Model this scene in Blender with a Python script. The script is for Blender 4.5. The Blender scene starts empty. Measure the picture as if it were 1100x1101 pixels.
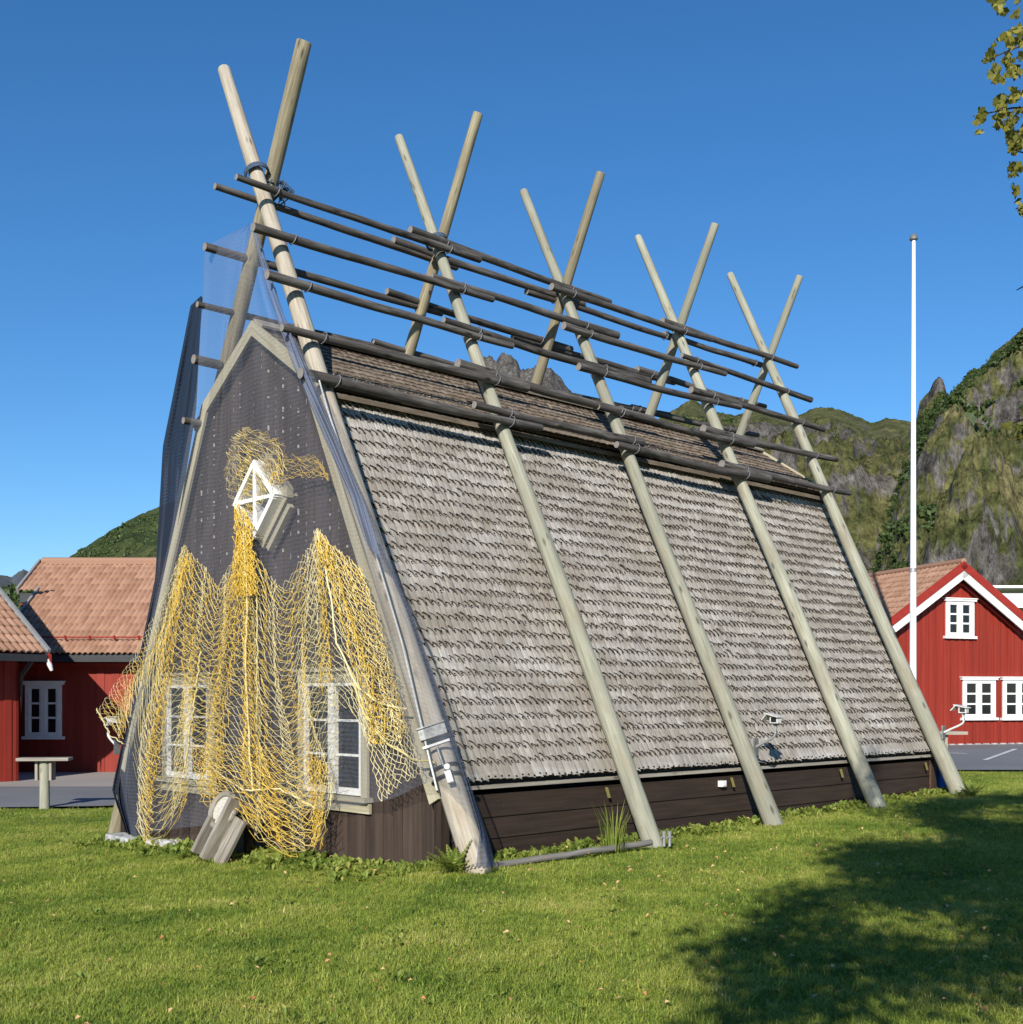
import bpy, math, random
import numpy as np
from mathutils import Vector, noise as mnoise
random.seed(7); rng = np.random.default_rng(7)
scene = bpy.context.scene
COL = scene.collection
R = math.radians

# ------------------------------------------------------------------ camera frame (photo 1100 x 1101)
F_PX, HOR, CX = 1270.0, 750.0, 550.0
EYE = 1.6
CAM = np.array([0., 0., EYE])
TH = R(46.5)
D = np.array([math.sin(TH), math.cos(TH), 0.])      # along the cabin
E_ = np.array([-math.cos(TH), math.sin(TH), 0.])    # across the cabin (towards the back side)
C0 = np.array([-0.633, 10.866, 0.])
UP = np.array([0., 0., 1.])
def H(u, s, z): return C0 + u*E_ + s*D + z*UP
def ray(p): return np.array([(p[0]-CX)/F_PX, 1., -(p[1]-HOR)/F_PX])
def on_plane(p, P0, n):
    d = ray(p); t = ((P0-CAM) @ n)/(d @ n); return CAM + t*d
def on_s(p, s): return on_plane(p, C0+s*D, D)
def at_y(p, y): return CAM + ray(p)*y
def uz(P): q = P-C0; return q @ E_, q @ D, P[2]
def proj(P): return np.array([CX+F_PX*P[0]/P[1], HOR-F_PX*(P[2]-EYE)/P[1]])
def smooth(t): t = min(1, max(0, t)); return t*t*(3-2*t)
def gz(x, y=0):
    if x < 0: z = -0.31*smooth(-x/7.5)
    else: z = 0.2*smooth(x/9.0)
    return z+.105*smooth((x+1.3)/.9)*smooth((19.5-y)/3.)
def gza(x): 
    a = np.clip(-x/7.5, 0, 1); b = np.clip(x/9., 0, 1)
    return -0.31*a*a*(3-2*a) + 0.2*b*b*(3-2*b)

# ------------------------------------------------------------------ mesh builder
class MB:
    def __init__(s): s.v = []; s.f = []; s.uv = []; s.r = []; s.sm = []; s.n = 0
    def add(s, verts, faces, uvs=None, rnd=None, smooth=False):
        b = s.n; s.v.extend([tuple(map(float, q)) for q in verts]); s.n += len(verts)
        r = random.random() if rnd is None else rnd
        for i, f in enumerate(faces):
            s.f.append([b+k for k in f]); s.r.append(r); s.sm.append(smooth)
            if uvs is not None: s.uv.extend(uvs[i])
            else: s.uv.extend([(0., 0.)]*len(f))
    def box(s, o, ax, ay, az, rnd=None, bev=0.0):
        """box from centre o with full edge vectors ax (long), ay, az"""
        o = np.array(o, float); ax = np.array(ax, float)/2; ay = np.array(ay, float)/2; az = np.array(az, float)/2
        c = [o+i*ax+j*ay+k*az for i in (-1, 1) for j in (-1, 1) for k in (-1, 1)]
        F = [(0, 1, 3, 2), (4, 6, 7, 5), (0, 4, 5, 1), (2, 3, 7, 6), (0, 2, 6, 4), (1, 5, 7, 3)]
        L = np.linalg.norm(ax)*2; off = random.random()*7
        axn = ax/(np.linalg.norm(ax)+1e-9)
        if np.cross(ax, ay) @ az < 0: F = [tuple(reversed(f)) for f in F]
        uvs = []
        for f in F:
            q = [c[i] for i in f]
            n = np.cross(q[1]-q[0], q[2]-q[0]); w = np.cross(n, axn); nw = np.linalg.norm(w)
            w = w/nw if nw > 1e-9 else ay/(np.linalg.norm(ay)+1e-9)
            uvs.append([((p-o) @ w + off, (p-o) @ axn + off*3) for p in q])
        s.add(c, F, uvs, rnd)
    def quad(s, a, b, c, d, rnd=None):
        a, b, c, d = [np.array(q, float) for q in (a, b, c, d)]
        l1 = np.linalg.norm(b-a); l2 = np.linalg.norm(d-a)
        s.add([a, b, c, d], [(0, 1, 2, 3)], [[(0, 0), (l1, 0), (l1, l2), (0, l2)]], rnd)
    def tube(s, pts, rad, n=10, rnd=None, cap=True, dome=0.0):
        pts = [np.array(p, float) for p in pts]; m = len(pts)
        rad = [rad]*m if np.isscalar(rad) else list(rad)
        V = []; U = []; lens = [0.]
        for i in range(1, m): lens.append(lens[-1]+np.linalg.norm(pts[i]-pts[i-1]))
        t0 = pts[1]-pts[0]; ref = np.array([0, 0, 1.]) if abs(t0[2]) < .9*np.linalg.norm(t0) else np.array([1., 0, 0])
        for i in range(m):
            t = pts[min(i+1, m-1)]-pts[max(i-1, 0)]; t = t/(np.linalg.norm(t)+1e-12)
            a = np.cross(t, ref); a /= np.linalg.norm(a)+1e-12; b = np.cross(t, a)
            for k in range(n):
                w = 2*math.pi*k/n; V.append(pts[i]+rad[i]*(math.cos(w)*a+math.sin(w)*b))
        F = []; uvs = []; off = random.random()*9; rr = rad[0]
        for i in range(m-1):
            for k in range(n):
                k2 = (k+1) % n
                F.append((i*n+k, i*n+k2, (i+1)*n+k2, (i+1)*n+k)[::-1])
                u0 = 2*math.pi*k/n*rr+off; u1 = 2*math.pi*(k+1)/n*rr+off
                uvs.append([(u0, lens[i]+off), (u1, lens[i]+off), (u1, lens[i+1]+off), (u0, lens[i+1]+off)][::-1])
        r = random.random() if rnd is None else rnd
        s.add(V, F, uvs, r, True)
        if cap:
            for i, rev in ((0, False), (m-1, True)):
                q = V[i*n:(i+1)*n]; f = list(range(n)); f = f if not rev else f[::-1]
                uvq = [((p-pts[i])[0]*1+20, (p-pts[i])[2]*1+20) for p in q]
                s.add(q, [f], [[uvq[k] for k in f]], 2.)
    def grid(s, P, uvs=None, rnd=None, smooth=True, flip=False):
        P = np.asarray(P); a, b = P.shape[:2]
        V = P.reshape(-1, 3); F = []; U = []
        for i in range(a-1):
            for j in range(b-1):
                f = (i*b+j, i*b+j+1, (i+1)*b+j+1, (i+1)*b+j)
                if flip: f = f[::-1]
                F.append(f)
                if uvs is not None: U.append([tuple(uvs.reshape(-1, 2)[k]) for k in f])
        s.add(V, F, U if uvs is not None else None, rnd, smooth)
    def build(s, name, mat, parent=None, loc=None):
        if parent is not None: o0 = np.array(parent.location_world if hasattr(parent, 'location_world') else WLOC[parent.name])
        elif loc is not None: o0 = np.array(loc, float)
        else: o0 = np.zeros(3)
        me = bpy.data.meshes.new(name)
        V = np.array(s.v, float)-o0
        me.from_pydata(V.tolist(), [], s.f)
        uvl = me.uv_layers.new(name='UVMap')
        uvl.data.foreach_set('uv', np.array(s.uv, dtype=np.float32).ravel())
        at = me.attributes.new('rnd', 'FLOAT', 'FACE'); at.data.foreach_set('value', np.array(s.r, dtype=np.float32))
        me.polygons.foreach_set('use_smooth', np.array(s.sm, dtype=bool))
        me.materials.append(mat); me.update()
        o = bpy.data.objects.new(name, me); COL.objects.link(o)
        if parent is not None: o.parent = parent; WLOC[o.name] = o0
        else: o.location = o0; WLOC[o.name] = o0
        return o
WLOC = {}
def tag(o, label=None, cat=None, group=None, kind=None):
    if label: o['label'] = label
    if cat: o['category'] = cat
    if group: o['group'] = group
    if kind: o['kind'] = kind
    return o
def thing(name, loc, label, cat, group=None):
    o = bpy.data.objects.new(name, None); COL.objects.link(o); o.location = tuple(loc); o.empty_display_size = .2
    WLOC[o.name] = np.array(loc, float); return tag(o, label, cat, group)

# ------------------------------------------------------------------ materials
class NT:
    def __init__(s, name):
        s.m = bpy.data.materials.new(name); s.m.use_nodes = True; s.t = s.m.node_tree; s.b = s.t.nodes['Principled BSDF']
        s.b.inputs['Specular IOR Level'].default_value = .3
    def n(s, t, **k):
        q = s.t.nodes.new(t)
        for a, b in k.items(): setattr(q, a, b)
        return q
    def l(s, a, b): s.t.links.new(a, b)
    def uv(s, sx=1, sy=1, sz=1, src='UV'):
        c = s.n('ShaderNodeTexCoord'); m = s.n('ShaderNodeMapping'); m.inputs['Scale'].default_value = (sx, sy, sz)
        s.l(c.outputs[src], m.inputs['Vector']); return m.outputs[0]
    def noise(s, vec, scale, detail=4, rough=.55, dist=0):
        q = s.n('ShaderNodeTexNoise'); q.inputs['Scale'].default_value = scale; q.inputs['Detail'].default_value = detail
        q.inputs['Roughness'].default_value = rough; q.inputs['Distortion'].default_value = dist
        if vec is not None: s.l(vec, q.inputs['Vector'])
        return q.outputs['Fac']
    def vor(s, vec, scale, feature='F1', out='Distance'):
        q = s.n('ShaderNodeTexVoronoi', feature=feature); q.inputs['Scale'].default_value = scale
        s.l(vec, q.inputs['Vector']); return q.outputs[out]
    def ramp(s, fac, stops):
        q = s.n('ShaderNodeValToRGB'); e = q.color_ramp.elements
        while len(e) < len(stops): e.new(.5)
        for i, (p, c) in enumerate(stops):
            e[i].position = p; c = (c, c, c) if np.isscalar(c) else c; e[i].color = (*c, 1)
        s.l(fac, q.inputs[0]); return q.outputs[0]
    def mix(s, fac, a, b, mode='MIX'):
        q = s.n('ShaderNodeMix', data_type='RGBA', blend_type=mode)
        for i, v in ((0, fac), (6, a), (7, b)):
            if hasattr(v, 'is_linked') or hasattr(v, 'links'): s.l(v, q.inputs[i])
            elif i == 0: q.inputs[0].default_value = v
            else: q.inputs[i].default_value = (*v, 1)
        return q.outputs[2]
    def math(s, op, a, b=0.):
        q = s.n('ShaderNodeMath', operation=op)
        for i, v in ((0, a), (1, b)):
            if hasattr(v, 'links'): s.l(v, q.inputs[i])
            else: q.inputs[i].default_value = v
        return q.outputs[0]
    def attr(s, name='rnd'):
        q = s.n('ShaderNodeAttribute', attribute_name=name); return q.outputs['Fac']
    def col(s, c):
        if hasattr(c, 'links'): s.l(c, s.b.inputs['Base Color'])
        else: s.b.inputs['Base Color'].default_value = (*c, 1)
    def bump(s, h, strength=.4, dist=.02):
        q = s.n('ShaderNodeBump'); q.inputs['Strength'].default_value = strength; q.inputs['Distance'].default_value = dist
        s.l(h, q.inputs['Height']); s.l(q.outputs[0], s.b.inputs['Normal'])
    def rough(s, r): s.b.inputs['Roughness'].default_value = r

def wood(name, dark, mid, light, gx=30, gy=1.6, rv=.35, patch=None, knots=True, rough=.85, bump=.35, wear=None):
    m = NT(name); v = m.uv(gx, gy); g = m.noise(v, 1., 6, .6, .4)
    c = m.ramp(g, [(.28, dark), (.5, mid), (.72, light)])
    v2 = m.uv(1, 1); big = m.noise(m.uv(3, .8), 1.2, 4)
    c = m.mix(m.ramp(big, [(.4, 0.), (.65, .6)]), c, tuple(.75*x for x in mid))
    r = m.attr(); rr = m.ramp(r, [(0, 1-rv), (1, 1+rv*.35)])
    c = m.mix(1., c, rr, 'MULTIPLY')
    if patch:
        c = m.mix(m.ramp(m.noise(m.uv(5, 1.6), 1., 5, .6), [(.52, 0.), (.68, .75)]), c, patch)
    if knots:
        k = m.vor(m.uv(7.5, 2.6), 1.); c = m.mix(m.ramp(k, [(.07, .85), (.2, 0.)]), c, tuple(.35*x for x in dark))
    crack = m.noise(m.uv(gx*2.2, gy*.35), 1., 3, .5); c = m.mix(m.ramp(crack, [(.27, .8), (.36, 0.)]), c, tuple(.4*x for x in dark))
    if wear:
        wn = m.noise(m.uv(.8, .8, 1.3, 'Object'), 1.1, 6, .65); wn2 = m.noise(m.uv(.55, .55, 2.6, 'Object'), 1.7, 6, .65)
        c = m.mix(m.ramp(wn, [(.46, 0.), (.62, .62)]), c, wear[0]); c = m.mix(m.ramp(wn2, [(.50, 0.), (.72, .40)]), c, wear[1])
    e = m.math('GREATER_THAN', r, 1.5); c = m.mix(e, c, m.ramp(m.noise(m.uv(40, 40), 1., 3), [(.3, tuple(.8*x for x in light)), (.7, tuple(1.25*x for x in light))]))
    c = m.mix(m.math('GREATER_THAN', r, 2.5), c, (.078, .060, .045))  # shake butts: dark end grain, with shade of the gaps painted into it
    m.col(c); m.rough(rough); m.bump(g, bump, .01); return m.m
def plain(name, c, rough=.6, metal=0., var=.15, scale=6, bump=0):
    m = NT(name); g = m.noise(m.uv(1, 1, 1, 'Object'), scale, 5)
    m.col(m.ramp(g, [(.3, tuple(x*(1-var) for x in c)), (.7, tuple(min(1, x*(1+var)) for x in c))]))
    m.rough(rough); m.b.inputs['Metallic'].default_value = metal
    if bump: m.bump(g, bump, .01)
    return m.m
MAT = {}
MAT['pole_front'] = wood('pole_front', (.19, .185, .135), (.325, .32, .245), (.44, .425, .34), patch=(.25, .215, .155), rv=.2)
MAT['pole_back'] = wood('pole_back', (.15, .12, .075), (.30, .26, .17), (.42, .37, .26), patch=(.2, .155, .1), rv=.2)
MAT['pole_gable'] = wood('pole_gable', (.24, .20, .15), (.43, .38, .30), (.55, .50, .42), patch=(.30, .235, .17), rv=.12)
MAT['rail'] = wood('rail', (.036, .031, .027), (.085, .074, .065), (.21, .19, .172), gx=26, gy=2.2, patch=(.17, .16, .15), rv=.35)
MAT['shake'] = wood('shake', (.235, .20, .16), (.43, .395, .345), (.61, .58, .53), gx=75, gy=5, rv=.30, patch=(.20, .165, .125), knots=False, bump=.5, wear=((.25, .215, .17), (.66, .645, .615)))
MAT['shake_brown'] = wood('shake_brown', (.13, .10, .07), (.26, .205, .15), (.40, .335, .265), gx=60, gy=4, rv=.4, patch=(.10, .07, .045), knots=False, bump=.5)
MAT['ridge'] = wood('ridge', (.22, .19, .15), (.38, .34, .28), (.46, .43, .37), rv=.2)
MAT['barge'] = wood('barge', (.38, .33, .22), (.47, .42, .29), (.52, .475, .345), gx=30, gy=1, rv=.1, knots=False, bump=.15)
MAT['logwood'] = wood('logwood', (.11, .10, .09), (.21, .195, .175), (.33, .31, .28), rv=.2)
MAT['greywood'] = wood('greywood', (.12, .10, .078), (.27, .24, .195), (.45, .415, .355), rv=.25, patch=(.16, .13, .10))
def brownboard(name, a, b, drips=False):
    m = NT(name); g = m.noise(m.uv(22, 1.2), 1, 5); c = m.ramp(g, [(.3, a), (.7, b)])
    c = m.mix(1., c, m.ramp(m.attr(), [(0, .75), (1, 1.2)]), 'MULTIPLY')
    sp = m.noise(m.uv(16, 5), 3.2, 3, .7); c = m.mix(m.ramp(sp, [(.66, 0.), (.74, .55)]), c, (.16, .12, .10))
    if drips:
        cc = m.n('ShaderNodeTexCoord'); sp_ = m.n('ShaderNodeSeparateXYZ'); m.l(cc.outputs['UV'], sp_.inputs[0])
        lx = m.math('MODULO', sp_.outputs[0], 3.3); edge = m.math('LESS_THAN', lx, .013)
        mp = m.n('ShaderNodeCombineXYZ'); m.l(m.math('FLOOR', m.math('DIVIDE', sp_.outputs[0], 3.3)), mp.inputs[0]); m.l(m.math('MULTIPLY', sp_.outputs[1], 13.), mp.inputs[1])
        dn = m.noise(mp.outputs[0], 1., 3, .6); d1 = m.math('GREATER_THAN', dn, .56)
        mp2 = m.n('ShaderNodeCombineXYZ'); m.l(m.math('FLOOR', m.math('DIVIDE', sp_.outputs[0], 3.3)), mp2.inputs[0]); m.l(m.math('MULTIPLY', sp_.outputs[1], .9), mp2.inputs[1]); mp2.inputs[2].default_value = 4
        d2 = m.math('GREATER_THAN', m.noise(mp2.outputs[0], 1., 3, .5), .47)
        c = m.mix(m.math('MULTIPLY', m.math('MULTIPLY', m.math('MULTIPLY', edge, d1), d2), m.math('GREATER_THAN', sp_.outputs[1], 2.35)), c, (.58, .56, .53))
    m.col(c); m.rough(.75); m.bump(g, .3, .01); return m.m
MAT['brown'] = brownboard('brown', (.026, .016, .011), (.052, .033, .023))
MAT['gableboard'] = brownboard('gableboard', (.042, .028, .021), (.076, .053, .041), True)
MAT['white'] = plain('white', (.78, .77, .73), .5, var=.06)
MAT['whitepaint_old'] = plain('whitepaint_old', (.86, .85, .81), .6, var=.08, scale=18)
MAT['metal'] = plain('metal', (.36, .36, .355), .5, .4)
MAT['lampwhite'] = plain('lampwhite', (.56, .55, .52), .5, var=.2, scale=20)
MAT['grey_metal'] = plain('grey_metal', (.17, .175, .17), .5, .3, var=.35, scale=25)
MAT['black'] = plain('black', (.012, .012, .014), .5)
MAT['flagpole'] = plain('flagpole', (.82, .82, .82), .35, var=.03)
MAT['gutter'] = plain('gutter', (.03, .032, .036), .45)
MAT['yellowstrap'] = plain('yellowstrap', (.21, .18, .06), .7)
MAT['blue'] = plain('blue', (.012, .10, .42), .45)
MAT['redplastic'] = plain('redplastic', (.5, .03, .025), .45)
MAT['greenpl'] = plain('greenpl', (.10, .30, .10), .5)
MAT['rust'] = plain('rust', (.07, .035, .022), .8, var=.5, scale=30)
MAT['wire'] = plain('wire', (.20, .20, .21), .5, .3)
MAT['rope_blue'] = plain('rope_blue', (.06, .09, .14), .8)
MAT['rope_white'] = plain('rope_white', (.40, .39, .37), .85, var=.3, scale=15)
MAT['cable'] = plain('cable', (.62, .62, .60), .5)
MAT['curtain'] = plain('curtain', (.6, .57, .5), .9)
MAT['stone'] = plain('stone', (.40, .40, .39), .9, var=.4, scale=9, bump=.5)
def net_thread(name, a, b):
    m = NT(name); c = m.ramp(m.attr(), [(0, a), (1, b)]); m.col(c); m.rough(.8); return m.m
MAT['net_yellow'] = net_thread('net_yellow', (.54, .345, .035), (.76, .53, .105))
MAT['net_cream'] = net_thread('net_cream', (.52, .43, .18), (.73, .64, .38))
def fine_net(name, c, op0, op1):
    m = NT(name); m.col(c); m.rough(.7)
    w = m.n('ShaderNodeTexWave', bands_direction='Y'); w.inputs['Scale'].default_value = 7.; w.inputs['Distortion'].default_value = 1.2
    w.inputs['Detail'].default_value = 1
    m.l(m.uv(1, 1), w.inputs['Vector'])
    nz = m.noise(m.uv(14, 1.2), 1., 3)
    f = m.math('ADD', m.math('MULTIPLY', w.outputs['Fac'], .09), m.math('MULTIPLY', nz, (op1-op0)*1.6)); f = m.math('ADD', f, op0-(op1-op0)*.3)
    tr = m.n('ShaderNodeBsdfTransparent'); mx = m.n('ShaderNodeMixShader'); out = m.t.nodes['Material Output']
    m.l(f, mx.inputs[0]); m.l(tr.outputs[0], mx.inputs[1]); m.l(m.b.outputs[0], mx.inputs[2]); m.l(mx.outputs[0], out.inputs['Surface'])
    return m.m
MAT['net_grey'] = fine_net('net_grey', (.17, .18, .22), .15, .28)
MAT['net_blue'] = fine_net('net_blue', (.012, .018, .034), .86, 1.02)
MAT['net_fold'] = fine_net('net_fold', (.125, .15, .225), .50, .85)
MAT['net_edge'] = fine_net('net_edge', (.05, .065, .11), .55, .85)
def glass():
    m = NT('glass'); tr = m.n('ShaderNodeBsdfTransparent'); tr.inputs[0].default_value = (.45, .5, .5, 1)
    gl = m.n('ShaderNodeBsdfGlossy'); gl.inputs['Roughness'].default_value = .03
    fr = m.n('ShaderNodeFresnel'); fr.inputs[0].default_value = 1.5
    mx = m.n('ShaderNodeMixShader'); m.l(fr.outputs[0], mx.inputs[0]); m.l(tr.outputs[0], mx.inputs[1]); m.l(gl.outputs[0], mx.inputs[2])
    m.l(mx.outputs[0], m.t.nodes['Material Output'].inputs['Surface']); return m.m
MAT['glass'] = glass()
m = NT('darkglass'); m.col((.012, .014, .016)); m.rough(.06); m.b.inputs['Specular IOR Level'].default_value = .5; MAT['darkglass'] = m.m
def redwall():
    m = NT('redwall'); g = m.noise(m.uv(14, .7), 1., 5); c = m.ramp(g, [(.3, (.205, .021, .012)), (.7, (.275, .030, .016))])
    c = m.mix(1., c, m.ramp(m.attr(), [(0, .86), (1, 1.08)]), 'MULTIPLY')
    big = m.noise(m.uv(.7, .35), 1., 4); c = m.mix(m.ramp(big, [(.5, 0.), (.75, .35)]), c, (.28, .043, .028))
    m.col(c); m.rough(.65); m.bump(g, .15, .01); return m.m
MAT['redwall'] = redwall()
MAT['redtrim'] = plain('redtrim', (.29, .028, .018), .5)
def tile():
    m = NT('tile'); c = m.ramp(m.attr(), [(0, (.25, .132, .082)), (.5, (.315, .178, .115)), (1, (.365, .212, .142))])
    g = m.noise(m.uv(2.2, 2.2), 1., 6); c = m.mix(m.ramp(g, [(.45, 0.), (.8, .35)]), c, (.33, .195, .125))
    m.col(c); m.rough(.8); m.bump(m.noise(m.uv(40, 40), 1., 2), .15, .005); return m.m
MAT['tile'] = tile()
def asphalt(name, a, b):
    m = NT(name); o = m.uv(1, 1, 1, 'Object'); g = m.noise(o, 60, 3); c = m.ramp(g, [(.3, a), (.7, b)])
    big = m.noise(o, .35, 5); c = m.mix(m.ramp(big, [(.4, 0.), (.7, .45)]), c, tuple(1.35*x for x in b)); m.col(c); m.rough(.9); m.bump(g, .3, .01); return m.m
MAT['asphalt'] = asphalt('asphalt', (.13, .135, .14), (.18, .185, .19))
MAT['paving'] = asphalt('paving', (.27, .25, .22), (.34, .31, .28))
MAT['paint'] = plain('paint', (.6, .6, .58), .8, var=.25, scale=6)
def grassground():
    m = NT('lawn'); o = m.uv(1, 1, 1, 'Object'); a = m.noise(o, .7, 6, .6); b = m.noise(o, 9, 5, .7); f = m.noise(o, 60, 3, .7)
    c = m.ramp(b, [(.3, (.07, .095, .016)), (.55, (.15, .175, .03)), (.75, (.24, .23, .06))])
    c = m.mix(m.ramp(a, [(.42, 0.), (.66, .6)]), c, (.13, .125, .035))
    m.col(c); m.rough(.95); m.bump(m.mix(.5, b, f), .8, .05); return m.m
MAT['lawn'] = grassground()
def blade(name, stops, trans=.25):
    m = NT(name); i = m.n('ShaderNodeObjectInfo'); at = m.attr(); geo = m.n('ShaderNodeNewGeometry')
    pos = m.noise(geo.outputs['Position'], .9, 5, .6)
    pf = m.noise(geo.outputs['Position'], 7., 3, .6)
    f = m.math('ADD', m.math('ADD', m.math('MULTIPLY', at, .35), m.math('MULTIPLY', pos, 1.0)), m.math('MULTIPLY', pf, .55)); f = m.math('SUBTRACT', f, .47)
    c = m.ramp(f, stops); m.col(c); m.rough(.55)
    tl = m.n('ShaderNodeBsdfTranslucent'); m.l(c, tl.inputs[0]); mx = m.n('ShaderNodeMixShader'); mx.inputs[0].default_value = trans
    m.l(m.b.outputs[0], mx.inputs[1]); m.l(tl.outputs[0], mx.inputs[2]); m.l(mx.outputs[0], m.t.nodes['Material Output'].inputs['Surface']); return m.m
MAT['blade'] = blade('blade', [(.15, (.060, .12, .015)), (.40, (.225, .31, .042)), (.62, (.40, .425, .078)), (.85, (.58, .50, .19))])
MAT['weed'] = blade('weed', [(.2, (.09, .145, .022)), (.5, (.21, .275, .045)), (.8, (.38, .38, .09))], .35)
MAT['birchleaf'] = blade('birchleaf', [(.15, (.05, .07, .014)), (.45, (.17, .175, .028)), (.75, (.42, .36, .07))], .4)
MAT['deadleaf'] = net_thread('deadleaf', (.42, .16, .05), (.62, .42, .22))
MAT['twig'] = plain('twig', (.075, .055, .04), .85)
MAT['bark'] = plain('bark', (.34, .31, .28), .85, var=.6, scale=7, bump=.4)
MAT['scrub'] = blade('scrub', [(.2, (.022, .042, .012)), (.5, (.050, .080, .020)), (.85, (.10, .12, .03))], .1)
def rockmat(name, greenness, rock=((.066, .060, .053), (.138, .127, .115), (.24, .223, .20)), green=((.066, .078, .026), (.150, .148, .054), (.24, .20, .10)), sc=1.):
    m = NT(name); geo = m.n('ShaderNodeNewGeometry'); pos = geo.outputs['Position']
    mp = m.n('ShaderNodeMapping'); m.l(pos, mp.inputs['Vector']); mp.inputs['Scale'].default_value = (sc, sc, sc*.6)
    p = mp.outputs[0]
    n1 = m.noise(p, .016, 9, .62); n2 = m.noise(p, .06, 8, .65); n3 = m.noise(p, .22, 6, .65)
    mv = m.n('ShaderNodeMapping'); m.l(pos, mv.inputs['Vector']); mv.inputs['Scale'].default_value = (sc*.16, sc*.16, sc*.045)
    stre = m.noise(mv.outputs[0], 1., 7, .6, .6)
    rc = m.ramp(stre, [(.3, rock[0]), (.5, rock[1]), (.72, rock[2])])
    rc = m.mix(m.ramp(n3, [(.35, .55), (.55, 0.)]), rc, tuple(.5*x for x in rock[0]))
    gc = m.ramp(n2, [(.3, green[0]), (.5, green[1]), (.72, green[2])])
    gc = m.mix(m.ramp(n3, [(.42, .8), (.56, 0.)]), gc, green[0])
    n4 = m.noise(p, .9, 5, .7); fine = m.ramp(n4, [(.32, .35), (.5, 1.), (.68, 1.6)]); rc = m.mix(1., rc, fine, 'MULTIPLY'); gc = m.mix(1., gc, fine, 'MULTIPLY')
    n5 = m.noise(p, .10, 6, .7)
    sep = m.n('ShaderNodeSeparateXYZ'); m.l(geo.outputs['Normal'], sep.inputs[0])
    f = m.math('ADD', m.math('MULTIPLY', sep.outputs[2], 1.25), m.math('MULTIPLY', n1, 1.5))
    f = m.math('ADD', f, m.math('MULTIPLY', n2, .9)); f = m.math('ADD', f, m.math('MULTIPLY', n5, 1.9)); f = m.math('SUBTRACT', f, 2.97-greenness)
    f = m.ramp(f, [(.0, 0.), (.16, 1.)])
    m.col(m.mix(f, rc, gc)); m.rough(.95); m.b.inputs['Specular IOR Level'].default_value = .1
    m.bump(m.mix(.5, n3, n4), 1., 3.5/sc); return m.m
MAT['mount_near'] = rockmat('mount_near', .34)
MAT['mount_mid'] = rockmat('mount_mid', .12, sc=.6)
MAT['mount_spire'] = rockmat('mount_spire', -.35, sc=.5)
MAT['hill_green'] = rockmat('hill_green', .30, green=((.036, .058, .020), (.08, .105, .034), (.14, .145, .055)))
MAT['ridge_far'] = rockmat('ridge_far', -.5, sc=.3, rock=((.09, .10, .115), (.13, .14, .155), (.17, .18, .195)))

# ------------------------------------------------------------------ ground, road, paving
def sheet(name, mat, xs, y0, y1, ny, dz, label=None):
    b = MB(); P = np.zeros((len(xs), ny, 3))
    for i, x in enumerate(xs):
        for j, y in enumerate(np.linspace(y0(x), y1(x), ny)): P[i, j] = (x, y, gz(x, y)+dz)
    b.grid(P, rnd=.5, flip=True); return tag(b.build(name, mat), label, None, None, 'structure')
xs = np.concatenate([[-3000, -900, -300, -90, -40, -20], np.linspace(-12, 14, 90), [20, 40, 90, 300, 900, 3000]])
ys = np.concatenate([[-60, -20, -6], np.linspace(-2, 28, 110), [36, 60, 120, 400, 1200, 3500]])
P = np.zeros((len(xs), len(ys), 3))
for i, x in enumerate(xs):
    for j, y in enumerate(ys):
        z = gz(x, y)
        if abs(x) < 15 and y < 24: z += .03*mnoise.noise((x*.7, y*.7, 0))+.012*mnoise.noise((x*2.3, y*2.3, 5))
        P[i, j] = (x, y, z-.03)
b = MB(); b.grid(P, rnd=.5, flip=True); tag(b.build('ground', MAT['lawn']), None, None, None, 'structure')
def front(x): return float(np.interp(x, [-60, -12, -7, -3, 2, 8, 40, 80], [18.5, 20.0, 20.7, 22.2, 23.6, 22.7, 22.2, 21]))
def back(x): return float(np.interp(x, [-60, -3, 2, 8, 80], [25.0, 25.2, 33, 38, 60]))
sheet('road', MAT['asphalt'], np.concatenate([np.linspace(-60, -14, 12), np.linspace(-12, 14, 50), np.linspace(18, 80, 12)]), front, back, 14, .012)
sheet('pavement', MAT['paving'], np.concatenate([np.linspace(-60, -14, 12), np.linspace(-12, -2, 20)]), lambda x: back(x)-.1, lambda x: 31., 6, .018)
b = MB()
for p, q in (((1059, 818), (1092, 806)),):
    A = on_plane(p, np.array([0, 0, .2]), UP); B = on_plane(q, np.array([0, 0, .2]), UP); w = np.array([.06, 0, 0])
    P = np.array([[A-w+(B-A)*t, A+w+(B-A)*t] for t in np.linspace(0, 1, 8)]); P[..., 2] = gza(P[..., 0])+.02
    b.grid(P)
for p, q in (((1010, 810), (1040, 811)),):
    A = on_plane(p, np.array([0, 0, .2]), UP); B = on_plane(q, np.array([0, 0, .2]), UP); w = np.array([0, .14, 0])
    P = np.array([[A-w+(B-A)*t, A+w+(B-A)*t] for t in np.linspace(0, 1, 8)]); P[..., 2] = gza(P[..., 0])+.02
    b.grid(P, flip=True)
tag(b.build('road_marking', MAT['paint']), None, None, None, 'structure')

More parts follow.
